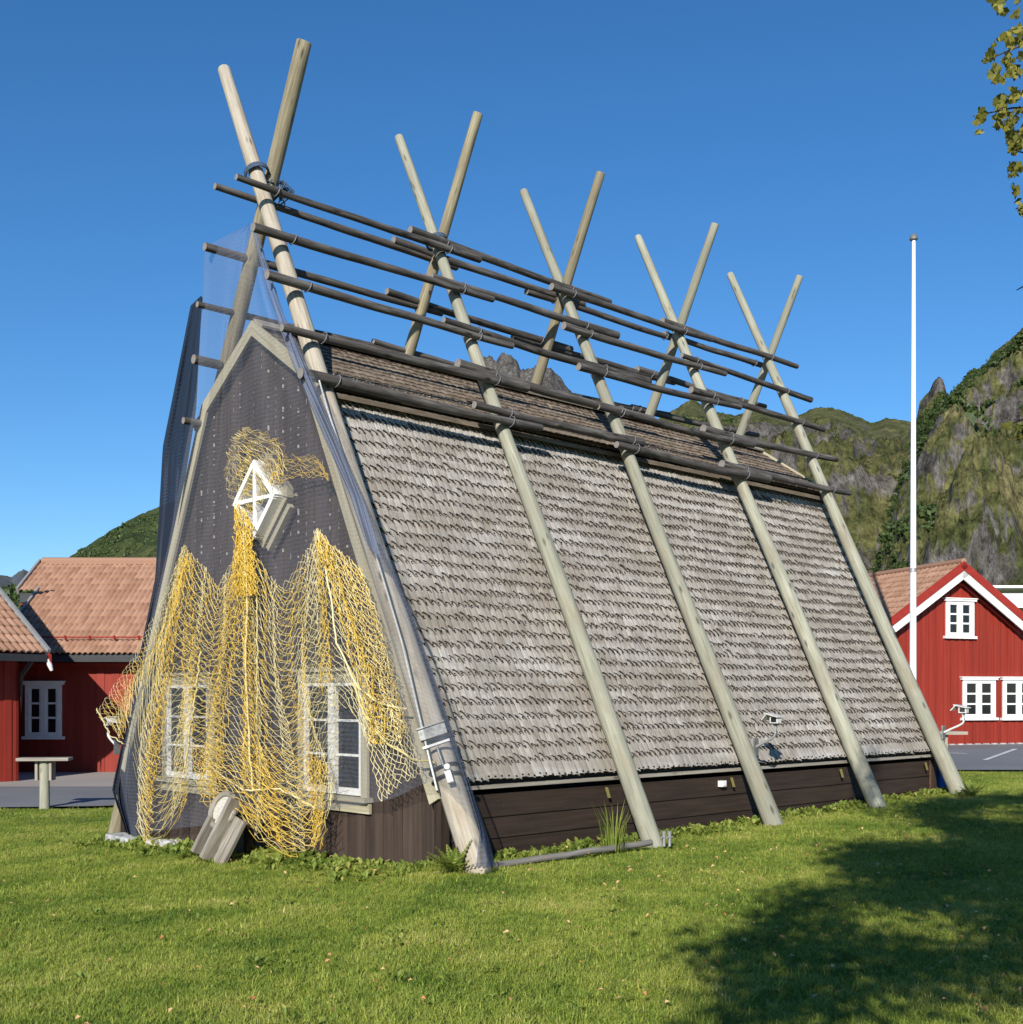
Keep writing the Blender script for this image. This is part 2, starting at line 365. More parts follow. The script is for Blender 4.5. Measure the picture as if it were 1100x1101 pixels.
# ------------------------------------------------------------------ the rack: poles and rails
ORD = ['first', 'second', 'third', 'fourth', 'fifth']
FR = [((241, 75), (512, 931)), ((429, 148), (704, 913)), ((563, 206), (835, 894)), ((686, 255), (944, 868)), ((785, 295), (1031, 853))]
BK = [((327, 45), (250, 370)), ((514, 122), (438, 382)), ((646, 186), (573, 420)), ((769, 241), (700, 442)), ((860, 297), (797, 465))]
S0, DS = .04, 2.292
SF = [S0+DS*k+d for k, d in enumerate((-.17, -.03, -.14, -.04, -.04))]; SB = [q+.19 for q in SF]
frontpole = []; backpole = []
def pole(name, A, B, r0, r1, mat, label, group, bend=.045):
    """A foot, B top"""
    n = 40; pts = []; rs = []; ax = (B-A)/np.linalg.norm(B-A); sd = random.random()*50
    for i in range(n):
        t = i/(n-1); p = A+(B-A)*t
        p = p+np.array([mnoise.noise((t*2.2, sd, 0)), mnoise.noise((t*2.2, sd, 9)), 0])*bend*math.sin(math.pi*t)
        pts.append(p); rs.append((r0+(r1-r0)*t)*(1+.04*mnoise.noise((t*9, sd, 3))+.02*mnoise.noise((t*30, sd, 6))))
    pts.append(pts[-1]+ax*.012); rs.append(r1*.86)
    b = MB(); b.tube(pts, rs, 16); o = b.build(name, mat, None, A); return tag(o, label, 'pole', group)
for k in range(5):
    T = on_s(FR[k][0], SF[k]); Bt = on_s(FR[k][1], SF[k])
    frontpole.append((Bt, T)); dirn = (Bt-T)/np.linalg.norm(Bt-T)
    lab = ['thick pale pole at the near corner of the gable, mesh clinging to it',
           'greenish grey pole on the near roof side, second from the net-draped gable',
           'middle greenish pole on the near roof side, carrying a lamp by the eaves',
           'greenish pole on the near roof side, fourth from the net-draped gable',
           'pale pole at the far end of the near roof side, before the red house'][k]
    pole('rack_pole', Bt+dirn*.25, T, [.126, .106, .110, .112, .116][k], [.074, .058, .058, .058, .058][k], MAT['pole_gable' if k == 0 else 'pole_front'], lab, 'poles leaning on the near side of the rack')
for k in range(5):
    T = on_s(BK[k][0], SB[k]); Lw = on_s(BK[k][1], SB[k]); d = (Lw-T)/abs(Lw[2]-T[2])
    foot = T+d*(T[2]+.45)
    backpole.append((foot, T))
    lab = ['tallest back side pole, rising behind the net-draped gable and leaning right',
           'back side pole crossing the second near side pole from the gable, leaning right',
           'back side pole crossing the lamp-bearing middle pole, leaning right',
           'back side pole crossing the fourth near side pole, leaning right',
           'farthest back side pole, crossing the last pole near the red gabled house'][k]
    pole('rack_pole', foot, T, .115, [.080, .060, .060, .060, .056][k], MAT['pole_back' if k in (0, 1) else 'pole_front'] if k != 2 else MAT['pole_back'], lab, 'poles leaning on the back side of the rack')
# planes of the rails
def rail_plane(poles, off, sgn):
    A = np.mean([p[0] for p in poles], 0); T = np.mean([p[1] for p in poles], 0)
    d = T-A; d = d-(d @ D)*D; d /= np.linalg.norm(d); n = np.cross(D, d); n /= np.linalg.norm(n)
    if (n @ E_)*sgn < 0: n = -n
    return A+n*off, n
PF = rail_plane(frontpole, .135, -1); PB = rail_plane(backpole, .135, 1)
FRAIL = [[((254, 190), (516, 279)), ((441, 247), (656, 325)), ((593, 308), (765, 365)), ((712, 345), (857, 394))],
         [((272, 244), (530, 322)), ((464, 297), (664, 361)), ((606, 350), (780, 402)), ((733, 382), (872, 430))],
         [((287, 295), (551, 372)), ((477, 344), (698, 410)), ((622, 394), (796, 438)), ((743, 419), (886, 462))],
         [((303, 352), (567, 417)), ((492, 391), (702, 451)), ((643, 437), (810, 478)), ((756, 461), (900, 494))],
         [((323, 401), (582, 460)), ((510, 435), (691, 476)), ((663, 478), (827, 515)), ((776, 499), (914, 530))]]
BRAIL = [[((231, 200), (491, 287)), ((423, 258), (628, 327)), ((566, 313), (736, 368)), ((714, 359), (823, 394))],
         [((220, 265), (475, 337)), ((416, 313), (614, 376)), ((551, 362), (725, 411)), ((685, 397), (823, 437))],
         [((212, 327), (470, 390)), ((401, 367), (602, 427)), ((560, 414), (720, 446)), ((679, 438), (815, 468))]]
LV = ['top', 'second', 'third', 'fourth', 'lowest']
SEG = ['length nearest the net-draped gable', 'second length from the net-draped gable', 'third length from the net-draped gable', 'far length before the mountain']
def rail(A, B, label, group, r=.062):
    n = 16; sd = random.random()*90; pts = []; rs = []
    ra = r*random.uniform(.95, 1.12); rb = r*random.uniform(.72, .86)
    if random.random() < .3: ra, rb = rb, ra
    sag = -.03*random.random()
    for i in range(n):
        t = i/(n-1); w = math.sin(math.pi*t)
        pts.append(A+(B-A)*t+np.array([.02*mnoise.noise((t*2, sd, 0)), .02*mnoise.noise((t*2, sd, 4)), .035*mnoise.noise((t*2, sd, 8))+sag])*w)
        rs.append((ra+(rb-ra)*t)*(1+.05*mnoise.noise((t*11, sd, 2))))
    b = MB(); b.tube(pts, rs, 10); o = b.build('rack_rail', MAT['rail'], None, A); tag(o, label, 'rail', group)
    for k in range(5):
        sk_ = (SF if 'near side' in label else SB)[k]; sA, sB_ = uz(A)[1], uz(B)[1]
        t = (sk_-sA)/(sB_-sA)
        if .01 < t < .99:
            c = pts[0]*0+np.array([np.interp(t, np.linspace(0, 1, n), [p[q] for p in pts]) for q in range(3)]); a1 = np.cross(D, UP); w_ = random.uniform(-.03, .03)
            b = MB(); b.tube([c+D*(w_+.02*math.sin(a))+(r+.008)*(math.cos(a)*a1+math.sin(a)*UP) for a in np.linspace(0, 6.283, 14)], .006, 5, cap=False); b.build('tie', MAT['wire'], o)
    return pts
railend = {}
for i, row in enumerate(FRAIL):
    for j, (p, q) in enumerate(row):
        off = .06*(j % 2)*0
        A = on_plane(p, PF[0]+PF[1]*off, PF[1]); B = on_plane(q, PF[0]+PF[1]*off, PF[1]); railend['F', i, j] = (A, B)
        rail(A, B, f'dark rail of the {LV[i]} row, near side, {SEG[j]}', 'rails on the near side of the rack', [.047, .049, .051, .053, .056][i])
for i, row in enumerate(BRAIL):
    for j, (p, q) in enumerate(row):
        A = on_plane(p, PB[0], PB[1]); B = on_plane(q, PB[0], PB[1]); railend['B', i, j] = (A, B)
        rail(A, B, f'dark rail of the {LV[i]} row, back side, {SEG[j]}', 'rails on the back side of the rack', .049)
for i, p in ((3, (208, 386)), (4, (197, 452))):      # lower back rails: ends seen through the blue netting
    A = on_plane(p, PB[0], PB[1]); A0 = A
    for j in range(4):
        if j < 1:
            B = A+D*3.1; rail(A, B, f'dark rail of the {LV[i]} row, back side, its end caught in blue netting', 'rails on the back side of the rack', .05); railend['B', i, j] = (A, B)

# ------------------------------------------------------------------ the cabin
cab = thing('cabin', H(3.1, 4.6, 0), 'steep cabin with grey shake roof and dark gable, standing under the pole rack', 'cabin')
W = 6.42; L = 9.3; UC = 3.13
KU, KZ = 2.02, 4.98; RZ = 5.70                    # kink of the gambrel, ridge height (board line)
EU, EZ = -.06, .80                               # eave line of the lower roof
zb = -.5
# gable wall: vertical boards
def roofline(u):
    uu = u if u <= UC else 2*UC-u
    if uu < KU: return EZ+(uu-EU)/(KU-EU)*(KZ-EZ)
    return KZ+(uu-KU)/(UC-KU)*(RZ-KZ)
def gable(s_out, name, mat, thick, openings):
    b = MB(); w = .148; u = 0.0; i = 0
    while u < W-.01:
        u2 = min(u+w, W-.04); prd = .0
        spans = [(zb, min(roofline(u), roofline(u2))-.06)]
        spans = [(zb, None)]
        cuts = sorted([o for o in openings if o[0] < u2-.005 and o[1] > u+.005], key=lambda o: o[2])
        zs = [zb]; 
        for o in cuts: zs += [o[2], o[3]]
        zs.append(None)
        for a in range(0, len(zs), 2):
            z0, z1 = zs[a], zs[a+1]
            tops = [(z1 if z1 is not None else roofline(q)-.05) for q in (u+.004, u2-.004)]
            if max(tops) <= z0+.02: continue
            off = .008*((i % 2) == 0)
            so = s_out-off; si = s_out+thick
            c = [H(u+.003, so, z0), H(u2-.003, so, z0), H(u2-.003, so, tops[1]), H(u+.003, so, tops[0]),
                 H(u+.003, si, z0), H(u2-.003, si, z0), H(u2-.003, si, tops[1]), H(u+.003, si, tops[0])]
            F = [(0, 1, 2, 3), (5, 4, 7, 6), (4, 0, 3, 7), (1, 5, 6, 2), (3, 2, 6, 7), (4, 5, 1, 0)]
            F = [f[::-1] for f in F] if s_out < 1 else F
            uv = [[((c[k]-c[0]) @ E_+i*3.3, c[k][2]) for k in f] for f in F]
            b.add(c, F, uv)
        u = u2; i += 1
        if u >= W-.05: break
    return b.build(name, mat, cab)
def rect(p, q, s=-.02):
    A = uz(on_s(p, s)); B = uz(on_s(q, s)); return (min(A[0], B[0]), max(A[0], B[0]), min(A[2], B[2]), max(A[2], B[2]))
winR = rect((328, 733), (391, 856)); winL = rect((180, 732), (228, 838))
hh = winR[3]-winR[2]; ww = winR[1]-winR[0]
winL = (winL[0]+.5*(winL[1]-winL[0])-ww/2+.02, winL[0]+.5*(winL[1]-winL[0])+ww/2+.02, winR[2], winR[3])
cut = lambda w: (w[0], w[1], w[2], w[3])
dc = uz(on_s((274, 537), -.225)); dh = .335
wall = gable(0.0, 'gable_wall', MAT['gableboard'], .05, [cut(winR), cut(winL)])
tag(wall, 'dark vertical boards of the gable with white drips along the seams')
gable(L, 'gable_wall', MAT['brown'], -.05, [])
# side walls: horizontal planks
b = MB(); z = -.35; hgt = .205; i = 0
while z < .62:
    for (u, sg) in ((0, -1), (W-.05, 1)):
        tilt = sg*.018
        b.box(H(u+sg*-.0+.02*(-sg)+.02*sg, L/2, z+hgt/2), (L-.02)*D, (hgt+.012)*UP+tilt*E_*-1, .03*E_)
    z += hgt; i += 1
wl = b.build('side_wall', MAT['brown'], cab); tag(wl, 'dark brown horizontal planks under the eaves')
b = MB(); b.box(H(W/2, L/2, .1), (L-.2)*D, (W-.2)*E_, .1*UP); b.build('floor', MAT['brown'], cab)
for u in (-.02, W-.03):
    for s in (-.03, L+.03): b = MB(); b.box(H(u, s, .1), 1.2*UP, .10*E_, .10*D); b.build('corner_board', MAT['brown'], cab)
# roof: shakes as one mesh per slope
def shakes(A, B_, Vdir, length, expo, wid, thick, name, mat, s0, s1, flip=1, cover=1.95, skew=.080):
    """A: eave line point (u,z) ; slope direction Vdir (du,dz) unit ; outward normal by flip"""
    b = MB(); vu, vz = Vdir; n = np.array([-vz, vu]) if flip > 0 else np.array([vz, -vu])
    rows = int(length/expo)+1
    for r in range(rows):
        d0 = r*expo; s = s0-random.random()*wid; row_r = random.random()
        while s < s1:
            w = wid*random.uniform(.86, 1.14); e = random.uniform(-.012, .012) if random.random() > .06 else random.uniform(-.03, .04)
            sa, sb_ = max(s, s0)+.0025, min(s+w, s1)-.0025
            if sb_-sa > .02:
                t = thick*random.uniform(.8, 1.25); top = min(d0+expo*cover, length)
                base = .004+random.uniform(0, .005); lift = thick*.95
                def P(ss, dd, h): return H(A[0]+vu*dd+n[0]*h, ss, A[1]+vz*dd+n[1]*h)
                q = skew*random.uniform(.75, 1.25)
                dl, dr = d0+e+q, d0+e            # left (towards the gable) end sits higher: raked cut
                if r == 0: dl = d0+e*.5+.012
                dm = dl-(dl-dr)*.34; sm = sa+(sb_-sa)*.5
                tw = random.uniform(-.003, .005)
                top = max(top, dl+.03)
                V = [P(sa, dl, lift+tw+base), P(sm, dm+.004, lift+base+.003), P(sb_, dr, lift-tw+base), P(sb_, top, base), P(sa, top, base),
                     P(sa, dl, lift+t+tw+base), P(sm, dm+.004, lift+t+base+.004), P(sb_, dr, lift+t-tw+base), P(sb_, top, t*.3+base), P(sa, top, t*.3+base)]
                F = [(5, 6, 7, 8, 9), (0, 1, 6, 5), (1, 2, 7, 6), (2, 3, 8, 7), (4, 0, 5, 9)]
                if flip < 0: F = [f[::-1] for f in F]
                o1, o2 = random.random()*20, random.random()*20
                loc = [(sa, dl), (sm, dm), (sb_, dr), (sb_, top), (sa, top)]*2
                uv = [[(loc[k][0]-sa+o1, loc[k][1]+o2) for k in f] for f in F]
                rv_ = min(1, max(0, .5*random.random()+.3*row_r+.2*mnoise.noise((s*.5, d0*.8, 1))+.1))
                b.add(V, F[:1]+F[3:], uv[:1]+uv[3:], rnd=rv_); b.add(V, F[1:3], uv[1:3], rnd=3.)  # butt faces take the dark colour that carries the painted gap shade
            s += w
    return b
vl = math.hypot(KU-EU, KZ-EZ); vd = ((KU-EU)/vl, (KZ-EZ)/vl)
vl2 = math.hypot(UC-KU, RZ-KZ); vd2 = ((UC-KU)/vl2, (RZ-KZ)/vl2)
RS0, RS1 = -.08, L+.14
b = shakes((EU, EZ), None, vd, vl, .158, .087, .018, 'roof', None, RS0, RS1)
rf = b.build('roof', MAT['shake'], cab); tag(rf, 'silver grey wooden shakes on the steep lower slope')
# nail heads
b = MB()
rows = int(vl/.158)+1
for r in range(rows):
    s = RS0+.05
    while s < RS1-.03:
        dd = r*.158+.028+random.uniform(-.012, .012); n = (-vd[1], vd[0])
        P0 = H(EU+vd[0]*dd+n[0]*.052, s+random.uniform(-.012, .012), EZ+vd[1]*dd+n[1]*.052)
        N = n[0]*E_+n[1]*UP
        b.box(P0, .012*D, .013*(vd[0]*E_+vd[1]*UP), .012*N)
        s += .087*random.uniform(.95, 1.05)
b.build('nail_heads', MAT['black'], rf)
# upper slope (browner), with overhanging edge
OV = .33
A2 = (KU-vd2[0]*OV-.02, KZ-vd2[1]*OV-.012)
b = shakes(A2, None, vd2, vl2+OV-.02, .15, .105, .011, 'r', None, RS0, RS1, skew=.05)
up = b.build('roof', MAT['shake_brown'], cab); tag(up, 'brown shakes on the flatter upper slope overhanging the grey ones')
# battens / boards under the upper eave and the underlay decks (near side and mirrored back side)
def deck(Aa, Bb, s0, s1, th, name, mat):
    b = MB()
    for mir in (False, True):
        q = [Aa, Bb]; 
        if mir: q = [(2*UC-p[0], p[1]) for p in q]
        (u0, z0), (u1, z1) = q; v = np.array([u1-u0, z1-z0]); v /= np.linalg.norm(v); n = np.array([-v[1], v[0]])*(1 if not mir else -1)
        c = (H((u0+u1)/2-n[0]*th/2, (s0+s1)/2, (z0+z1)/2-n[1]*th/2))
        b.box(c, (s1-s0)*D, (u1-u0)*E_+(z1-z0)*UP, th*(n[0]*E_+n[1]*UP))
    return b.build(name, mat, cab)
deck((EU+vd[0]*.03, EZ+vd[1]*.03), (KU, KZ), RS0+.01, RS1-.01, .04, 'roof_deck', MAT['brown'])
deck((A2[0]+vd2[0]*.03, A2[1]+vd2[1]*.03), (UC-.002, RZ+.03), RS0+.01, RS1-.01, .035, 'roof_deck', MAT['brown'])
# back slopes: plain shake courses
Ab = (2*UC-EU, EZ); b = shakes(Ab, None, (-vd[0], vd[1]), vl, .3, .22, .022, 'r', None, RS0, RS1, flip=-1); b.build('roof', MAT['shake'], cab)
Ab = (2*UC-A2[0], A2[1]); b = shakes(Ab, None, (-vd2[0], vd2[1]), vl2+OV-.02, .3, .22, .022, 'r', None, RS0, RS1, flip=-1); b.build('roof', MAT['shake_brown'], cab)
b = MB()
for sg in (-1, 1):
    c = H(UC+sg*.10*vd2[0], (RS0+RS1)/2, RZ+.085-.10*vd2[1]+.0)
    b.box(c, (RS1-RS0+.02)*D, .2*(sg*vd2[0]*E_-vd2[1]*UP), .024*(sg*vd2[1]*E_+vd2[0]*UP))
b.build('ridge_board', MAT['ridge'], cab)
b = MB(); c = H(A2[0]+.07, (RS0+RS1)/2, A2[1]-.055); b.box(c, (RS1-RS0-.03)*D, .05*E_+.03*UP, .05*UP); b.build('eave_board', MAT['shake_brown'], cab)
b = MB()
for u in (EU+.035, 2*UC-EU-.035):
    b.box(H(u, (RS0+RS1)/2, EZ-.045), (RS1-RS0-.03)*D, .034*UP, .10*E_)
b.build('eave_board', MAT['ridge'], cab)
b = MB()
for u in (EU+.13, 2*UC-EU-.13): b.box(H(u, L/2, EZ-.02), (L-.1)*D, .12*UP, .08*E_)
b.build('eave_beam', MAT['black'], cab)
# bargeboards
def barge(s, mat):
    for mir in (False, True):
        b = MB()
        pts = [(EU-.02, EZ-.12), (KU-.0, KZ+.05), (UC, RZ+.07)]
        if mir: pts = [(2*UC-u, z) for u, z in pts]
        wd = .140
        for k in range(2):
            (u0, z0), (u1, z1) = pts[k], pts[k+1]
            v = np.array([u1-u0, z1-z0]); v /= np.linalg.norm(v); n = np.array([v[1], -v[0]])*(1 if not mir else -1)
            # corner mitres
            def mitre(a, bb, p):
                n1, n2 = a, bb; h = n1+n2; h = h/(1+n1 @ n2); return np.array(p)+h*wd
            nn = []
            for kk in range(2):
                (a0, b0), (a1, b1) = pts[kk], pts[kk+1]; vv = np.array([a1-a0, b1-b0]); vv /= np.linalg.norm(vv)
                nn.append(np.array([vv[1], -vv[0]])*(1 if not mir else -1))
            top_n = np.array([-nn[1][0], nn[1][1]])
            o = [np.array(pts[k]), np.array(pts[k+1])]
            i0 = np.array(pts[0])+nn[0]*wd if k == 0 else mitre(nn[0], nn[1], pts[1])
            i1 = mitre(nn[0], nn[1], pts[1]) if k == 0 else mitre(nn[1], top_n, pts[2])
            q = [o[0], o[1], i1, i0]
            c = [H(p[0], s-.016, p[1]) for p in q]+[H(p[0], s+.016, p[1]) for p in q]
            F = [(0, 1, 2, 3), (7, 6, 5, 4), (0, 4, 5, 1), (1, 5, 6, 2), (2, 6, 7, 3), (3, 7, 4, 0)]
            if mir: F = [f[::-1] for f in F]
            dv = v[0]*E_+v[1]*UP; dn = n[0]*E_+n[1]*UP
            uv = [[((c[m_]-c[0]) @ dn+k*5, (c[m_]-c[0]) @ dv) for m_ in f] for f in F]
            b.add(c, F, uv)
        o = b.build('bargeboard', mat, cab)
    return o
barge(-.105, MAT['barge'])
barge(L+.16, MAT['barge'])
# windows
def casement(w, name='window', label=None, s=-.012):
    u0, u1, z0, z1 = w; cu, cz = (u0+u1)/2, (z0+z1)/2; ww, hh = u1-u0, z1-z0
    b = MB(); fo = .105      # cream surround
    for sg in (-1, 1): b.box(H(cu+sg*(ww/2+fo/2-.01), s-.022, cz), (hh+.04)*UP, fo*E_, .030*D)
    b.box(H(cu, s-.024, z1+fo/2-.01), (ww+2*fo)*E_, fo*UP, .034*D)
    b.box(H(cu, s-.04, z1+fo+.012), (ww+2*fo+.1)*E_, .035*UP, .085*D)
    fr = b.build(name, MAT['barge'], cab); tag(fr, label)
    b = MB(); b.box(H(cu, s-.045, z0-.035), (ww+2*fo+.06)*E_, .045*UP, .11*D); b.box(H(cu, s-.02, z0-.12), (ww+2*fo+.04)*E_, .1*UP, .035*D)
    b.build('sill', MAT['barge'], fr)
    b = MB(); t = .05
    for sg in (-1, 1): b.box(H(cu+sg*(ww/2-t/2), s-.006, cz), hh*UP, t*E_, .05*D)
    for zz in (z0+t*.7, z1-t/2): b.box(H(cu, s-.005, zz), (ww-2*t)*E_, (t if zz > cz else t*1.4)*UP, .05*D)
    b.box(H(cu, s-.012, cz), (hh-2*t)*UP, .12*E_, .05*D)
    for sg in (-1, 1):
        for f in (1/3, 2/3):
            b.box(H(cu+sg*(ww/4+.005), s, z0+t+(hh-2*t)*f), (ww/2-t-.065)*E_, .024*UP, .03*D)
    b.build('sash', MAT['whitepaint_old'], fr)
    b = MB(); b.quad(H(u1-.02, s+.012, z0+.02), H(u0+.02, s+.012, z0+.02), H(u0+.02, s+.012, z1-.02), H(u1-.02, s+.012, z1-.02)); b.build('pane', MAT['glass'], fr)
    b = MB()       # curtain strips inside
    P = np.array([[H(u0+.02+.2*ww*t+.0, .14+.015*math.sin(t*22), z0+.02), H(u0+.02+.2*ww*t*.9, .14+.015*math.sin(t*22), z1-.02)] for t in np.linspace(0, 1, 24)])
    b.grid(P); b.build('curtain', MAT['curtain'], fr); b = MB()
    P2 = np.array([[H(u1-.02-.16*ww*t, .14+.015*math.sin(t*22), z0+.02), H(u1-.02-.13*ww*t, .14+.015*math.sin(t*22), z1-.02)] for t in np.linspace(0, 1, 24)])
    b.grid(P2); b.build('curtain', MAT['curtain'], fr)
    return fr
casement(winR, label='casement window nearer the corner, yellow net hanging over its left half')
casement(winL, label='casement window on the left, mostly behind the yellow net')
# room lining behind the windows keeps the glass dark
b = MB()
b.quad(H(.3, 1.8, 0), H(W-.3, 1.8, 0), H(W-1.4, 1.8, 2.6), H(1.25, 1.8, 2.6)); b.build('partition', MAT['brown'], cab)
# a glass lantern standing inside the window
lp = H(winR[0]+.2*ww, .10, winR[2]+.33*hh)
ln = thing('lantern', lp, 'pale glass lantern standing inside the right gable window', 'lantern')
b = MB(); b.tube([lp+UP*z for z in (0, .02, .05, .15, .24, .29)], [.05, .08, .09, .095, .08, .05], 14); b.build('glass_body', MAT['curtain'], ln)
b = MB(); b.tube([lp+UP*z for z in (.29, .31, .36, .40)], [.06, .07, .05, .015], 12); b.build('cap', MAT['white'], ln)
b = MB(); b.tube([lp-UP*.30, lp-UP*.02, lp], [.05, .03, .06], 10); b.build('stand', MAT['white'], ln)
# diamond window
u, _, z = dc; s = -.04; r2 = .33
e1 = (E_+UP)/math.sqrt(2); e2 = (E_-UP)/math.sqrt(2); c = H(u, s, z)
b = MB()
for sg in (-1, 1):
    b.box(c+sg*e2*(r2+.0)-D*.03, (2*r2+.08)*e1, .07*e2, .12*D); b.box(c+sg*e1*(r2+.0)-D*.03, (2*r2-.07)*e2, .07*e1, .12*D)
dw = b.build('diamond_window', MAT['barge'], cab); tag(dw, 'small square window set on its corner in the gable')
b = MB()
for sg in (-1, 1):
    b.box(c+sg*e2*(r2-.05)-D*.125, (2*r2-.06)*e1, .055*e2, .16*D); b.box(c+sg*e1*(r2-.05)-D*.125, (2*r2-.16)*e2, .055*e1, .16*D)
b.box(c-D*.126, (2*r2*1.25)*UP, .045*E_, .14*D); b.box(c-D*.127, (2*r2*1.25)*E_, .04*UP, .14*D)
b.build('sash', MAT['whitepaint_old'], dw)
b = MB(); rr = r2-.05; b.quad(c-D*.012+e1*rr, c-D*.012+e2*rr, c-D*.012-e1*rr, c-D*.012-e2*rr); b.build('pane', MAT['darkglass'], dw)
b = MB(); b.box(c+E_*.44-UP*.06-D*.07, .30*(E_*.5-UP*.87), .035*(E_*.87+UP*.5), .06*D); b.build('drip_board', MAT['barge'], dw)
b = MB(); b.box(c-E_*.33-UP*.33-D*.075, .60*e2, .06*e1, .06*D); b.build('drip_board', MAT['barge'], dw)
b = MB(); b.box(c-E_*.45+UP*.05-D*.07, .13*E_+.03*UP, .12*UP, .08*D); b.build('drip_board', MAT['barge'], dw)
# yellow straps under the eave by the poles, white junction boxes on the wall
for k in range(1, 5):
    P = H(-.03, SF[k]-.02, EZ-.10); b = MB()
    b.box(P-E_*.05-UP*.09+D*-.10, .12*(UP*.93-D*.28+E_*.1), .026*D, .02*E_); tag(b.build('strap', MAT['yellowstrap'], cab))
for s, z in ((4.2, .60),):
    P = H(-.05, s, z); b = MB(); b.box(P, .085*D, .07*UP, .06*E_); b.box(P-E_*.034, .05*D, .045*UP, .012*E_)
    b.build('junction_box', MAT['white'], cab)
b = MB(); b.tube([H(-.04, L-.06, z) for z in (.0, .3, .62)], .022, 8); b.build('drain_pipe', MAT['rust'], cab)

# ------------------------------------------------------------------ lamps on bent arms
def arm_lamp(P, out, side, label, white=True, sc=.70, lean=0.):
    """P plate on the pole, out = outward unit vector"""
    t = thing('arm_lamp', P, label, 'lamp', 'lamps on bent arms fixed to the poles')
    b = MB(); b.box(P+out*.01, .20*UP, .08*side, .02*out); b.build('bracket', MAT['grey_metal'], t)
    b = MB(); path = [P+out*.02, P+out*.16+UP*.07, P+out*.30+UP*.135, P+out*.38+UP*.185, P+out*.42+UP*.25, P+out*.415+UP*.34, P+out*.405+UP*.40]
    path = [P+(q-P)*sc for q in path]; b.tube(path, .016, 8); b.build('arm', MAT['lampwhite' if white else 'metal'], t)
    h = P+out*.40*sc+UP*.40*sc; out0, side0, up0 = out, side, UP; out = out*sc; side = side*sc; UPs = UP*sc
    b = MB(); b.box(h+UPs*.055, .15*out, .11*side, .11*UPs); hd = b.build('lamp_head', MAT['lampwhite'], t)
    b = MB(); b.box(h+UPs*.06-side*.058, .10*out, .006*side, .08*UPs); b.build('lamp_glass', MAT['black'], hd)
    b = MB(); b.box(h+UPs*.135-out*.03, .26*out-.06*UPs, .2*side, .018*UPs); b.box(h+UPs*.10-out*.165, .09*out+.10*UPs, .2*side, .016*(out-UPs)*.7); b.build('hood', MAT['lampwhite'], t)
    b = MB(); b.box(h-UPs*.012, .17*out, .14*side, .014*UPs); b.build('base_plate', MAT['black'], t)
def pole_at(pp, z): A, B = pp; t = (z-A[2])/(B[2]-A[2]); return A+(B-A)*t
arm_lamp(on_plane((812, 803), pole_at(frontpole[2], 1.0)-E_*.11, E_), -E_, D, 'white lamp on a bent metal arm in front of the grey shakes', False)
p5 = pole_at(frontpole[4], 1.0)-E_*.12
arm_lamp(p5+UP*.1, (-E_*.9+D*.42), D, 'white lamp on a bent arm at the far end pole, before the red house window')
p1 = pole_at(backpole[0], 1.0)
arm_lamp(on_plane((128, 803), H(6.5, 0, 0), D)+E_*.05, E_, D, 'white lamp on a bent arm left of the gable with yellow net caught on it')
# floodlight strapped to the corner pole
A, B = frontpole[0]; ax = (B-A)/np.linalg.norm(B-A)
def onp(z): return pole_at(frontpole[0], z)
view = np.array([CAM[0]-A[0], CAM[1]-A[1], 0]); view /= np.linalg.norm(view)
nrm = view-(view @ ax)*ax; nrm /= np.linalg.norm(nrm); sd = np.cross(ax, nrm)
z1 = onp(1.22); fl = thing('floodlight', z1, 'flat grey floodlight strapped across the pale corner pole beside the gable', 'lamp')
b = MB(); b.box(z1+nrm*.22, .25*sd, .10*ax, .05*nrm); b.build('housing', MAT['grey_metal'], fl)
b = MB(); b.box(z1+nrm*.23+ax*.058, .26*sd, .014*ax, .07*nrm); b.build('visor', MAT['grey_metal'], fl)
b = MB(); b.box(z1+nrm*.23-ax*.12, .25*sd, .022*ax, .03*nrm); b.tube([z1+nrm*.23-ax*.12, z1+nrm*.26-ax*.22, z1+nrm*.22-ax*.33], .012, 6); b.build('bracket', MAT['metal'], fl)
b = MB()
for dz in (.30, .39):
    ring = [onp(1.22)-ax*dz+(.137*math.cos(t)*nrm+.137*math.sin(t)*sd)*1.06 for t in np.linspace(0, 2*math.pi, 25)]
    b.tube(ring, .016, 6, cap=False)
b.build('strap', MAT['black'], fl)
b = MB(); b.box(z1+nrm*.22-ax*.44+sd*.02, .11*ax, .055*sd, .05*nrm); b.build('sensor', MAT['white'], fl)
b = MB(); b.tube([z1+nrm*.20-ax*.35+sd*.03, z1+nrm*.25-ax*.35+sd*.03], .028, 8); b.build('knob', MAT['white'], fl)
b = MB(); path = [on_s(p, -.34) for p in ((342, 405), (352, 440), (372, 500), (402, 590), (432, 690), (452, 775), (470, 850))]
tag(b.tube(path, .010, 6) or b.build('cable', MAT['cable']), 'thin white cable running down beside the pale corner pole', 'cable')
for k in range(3):
    pass
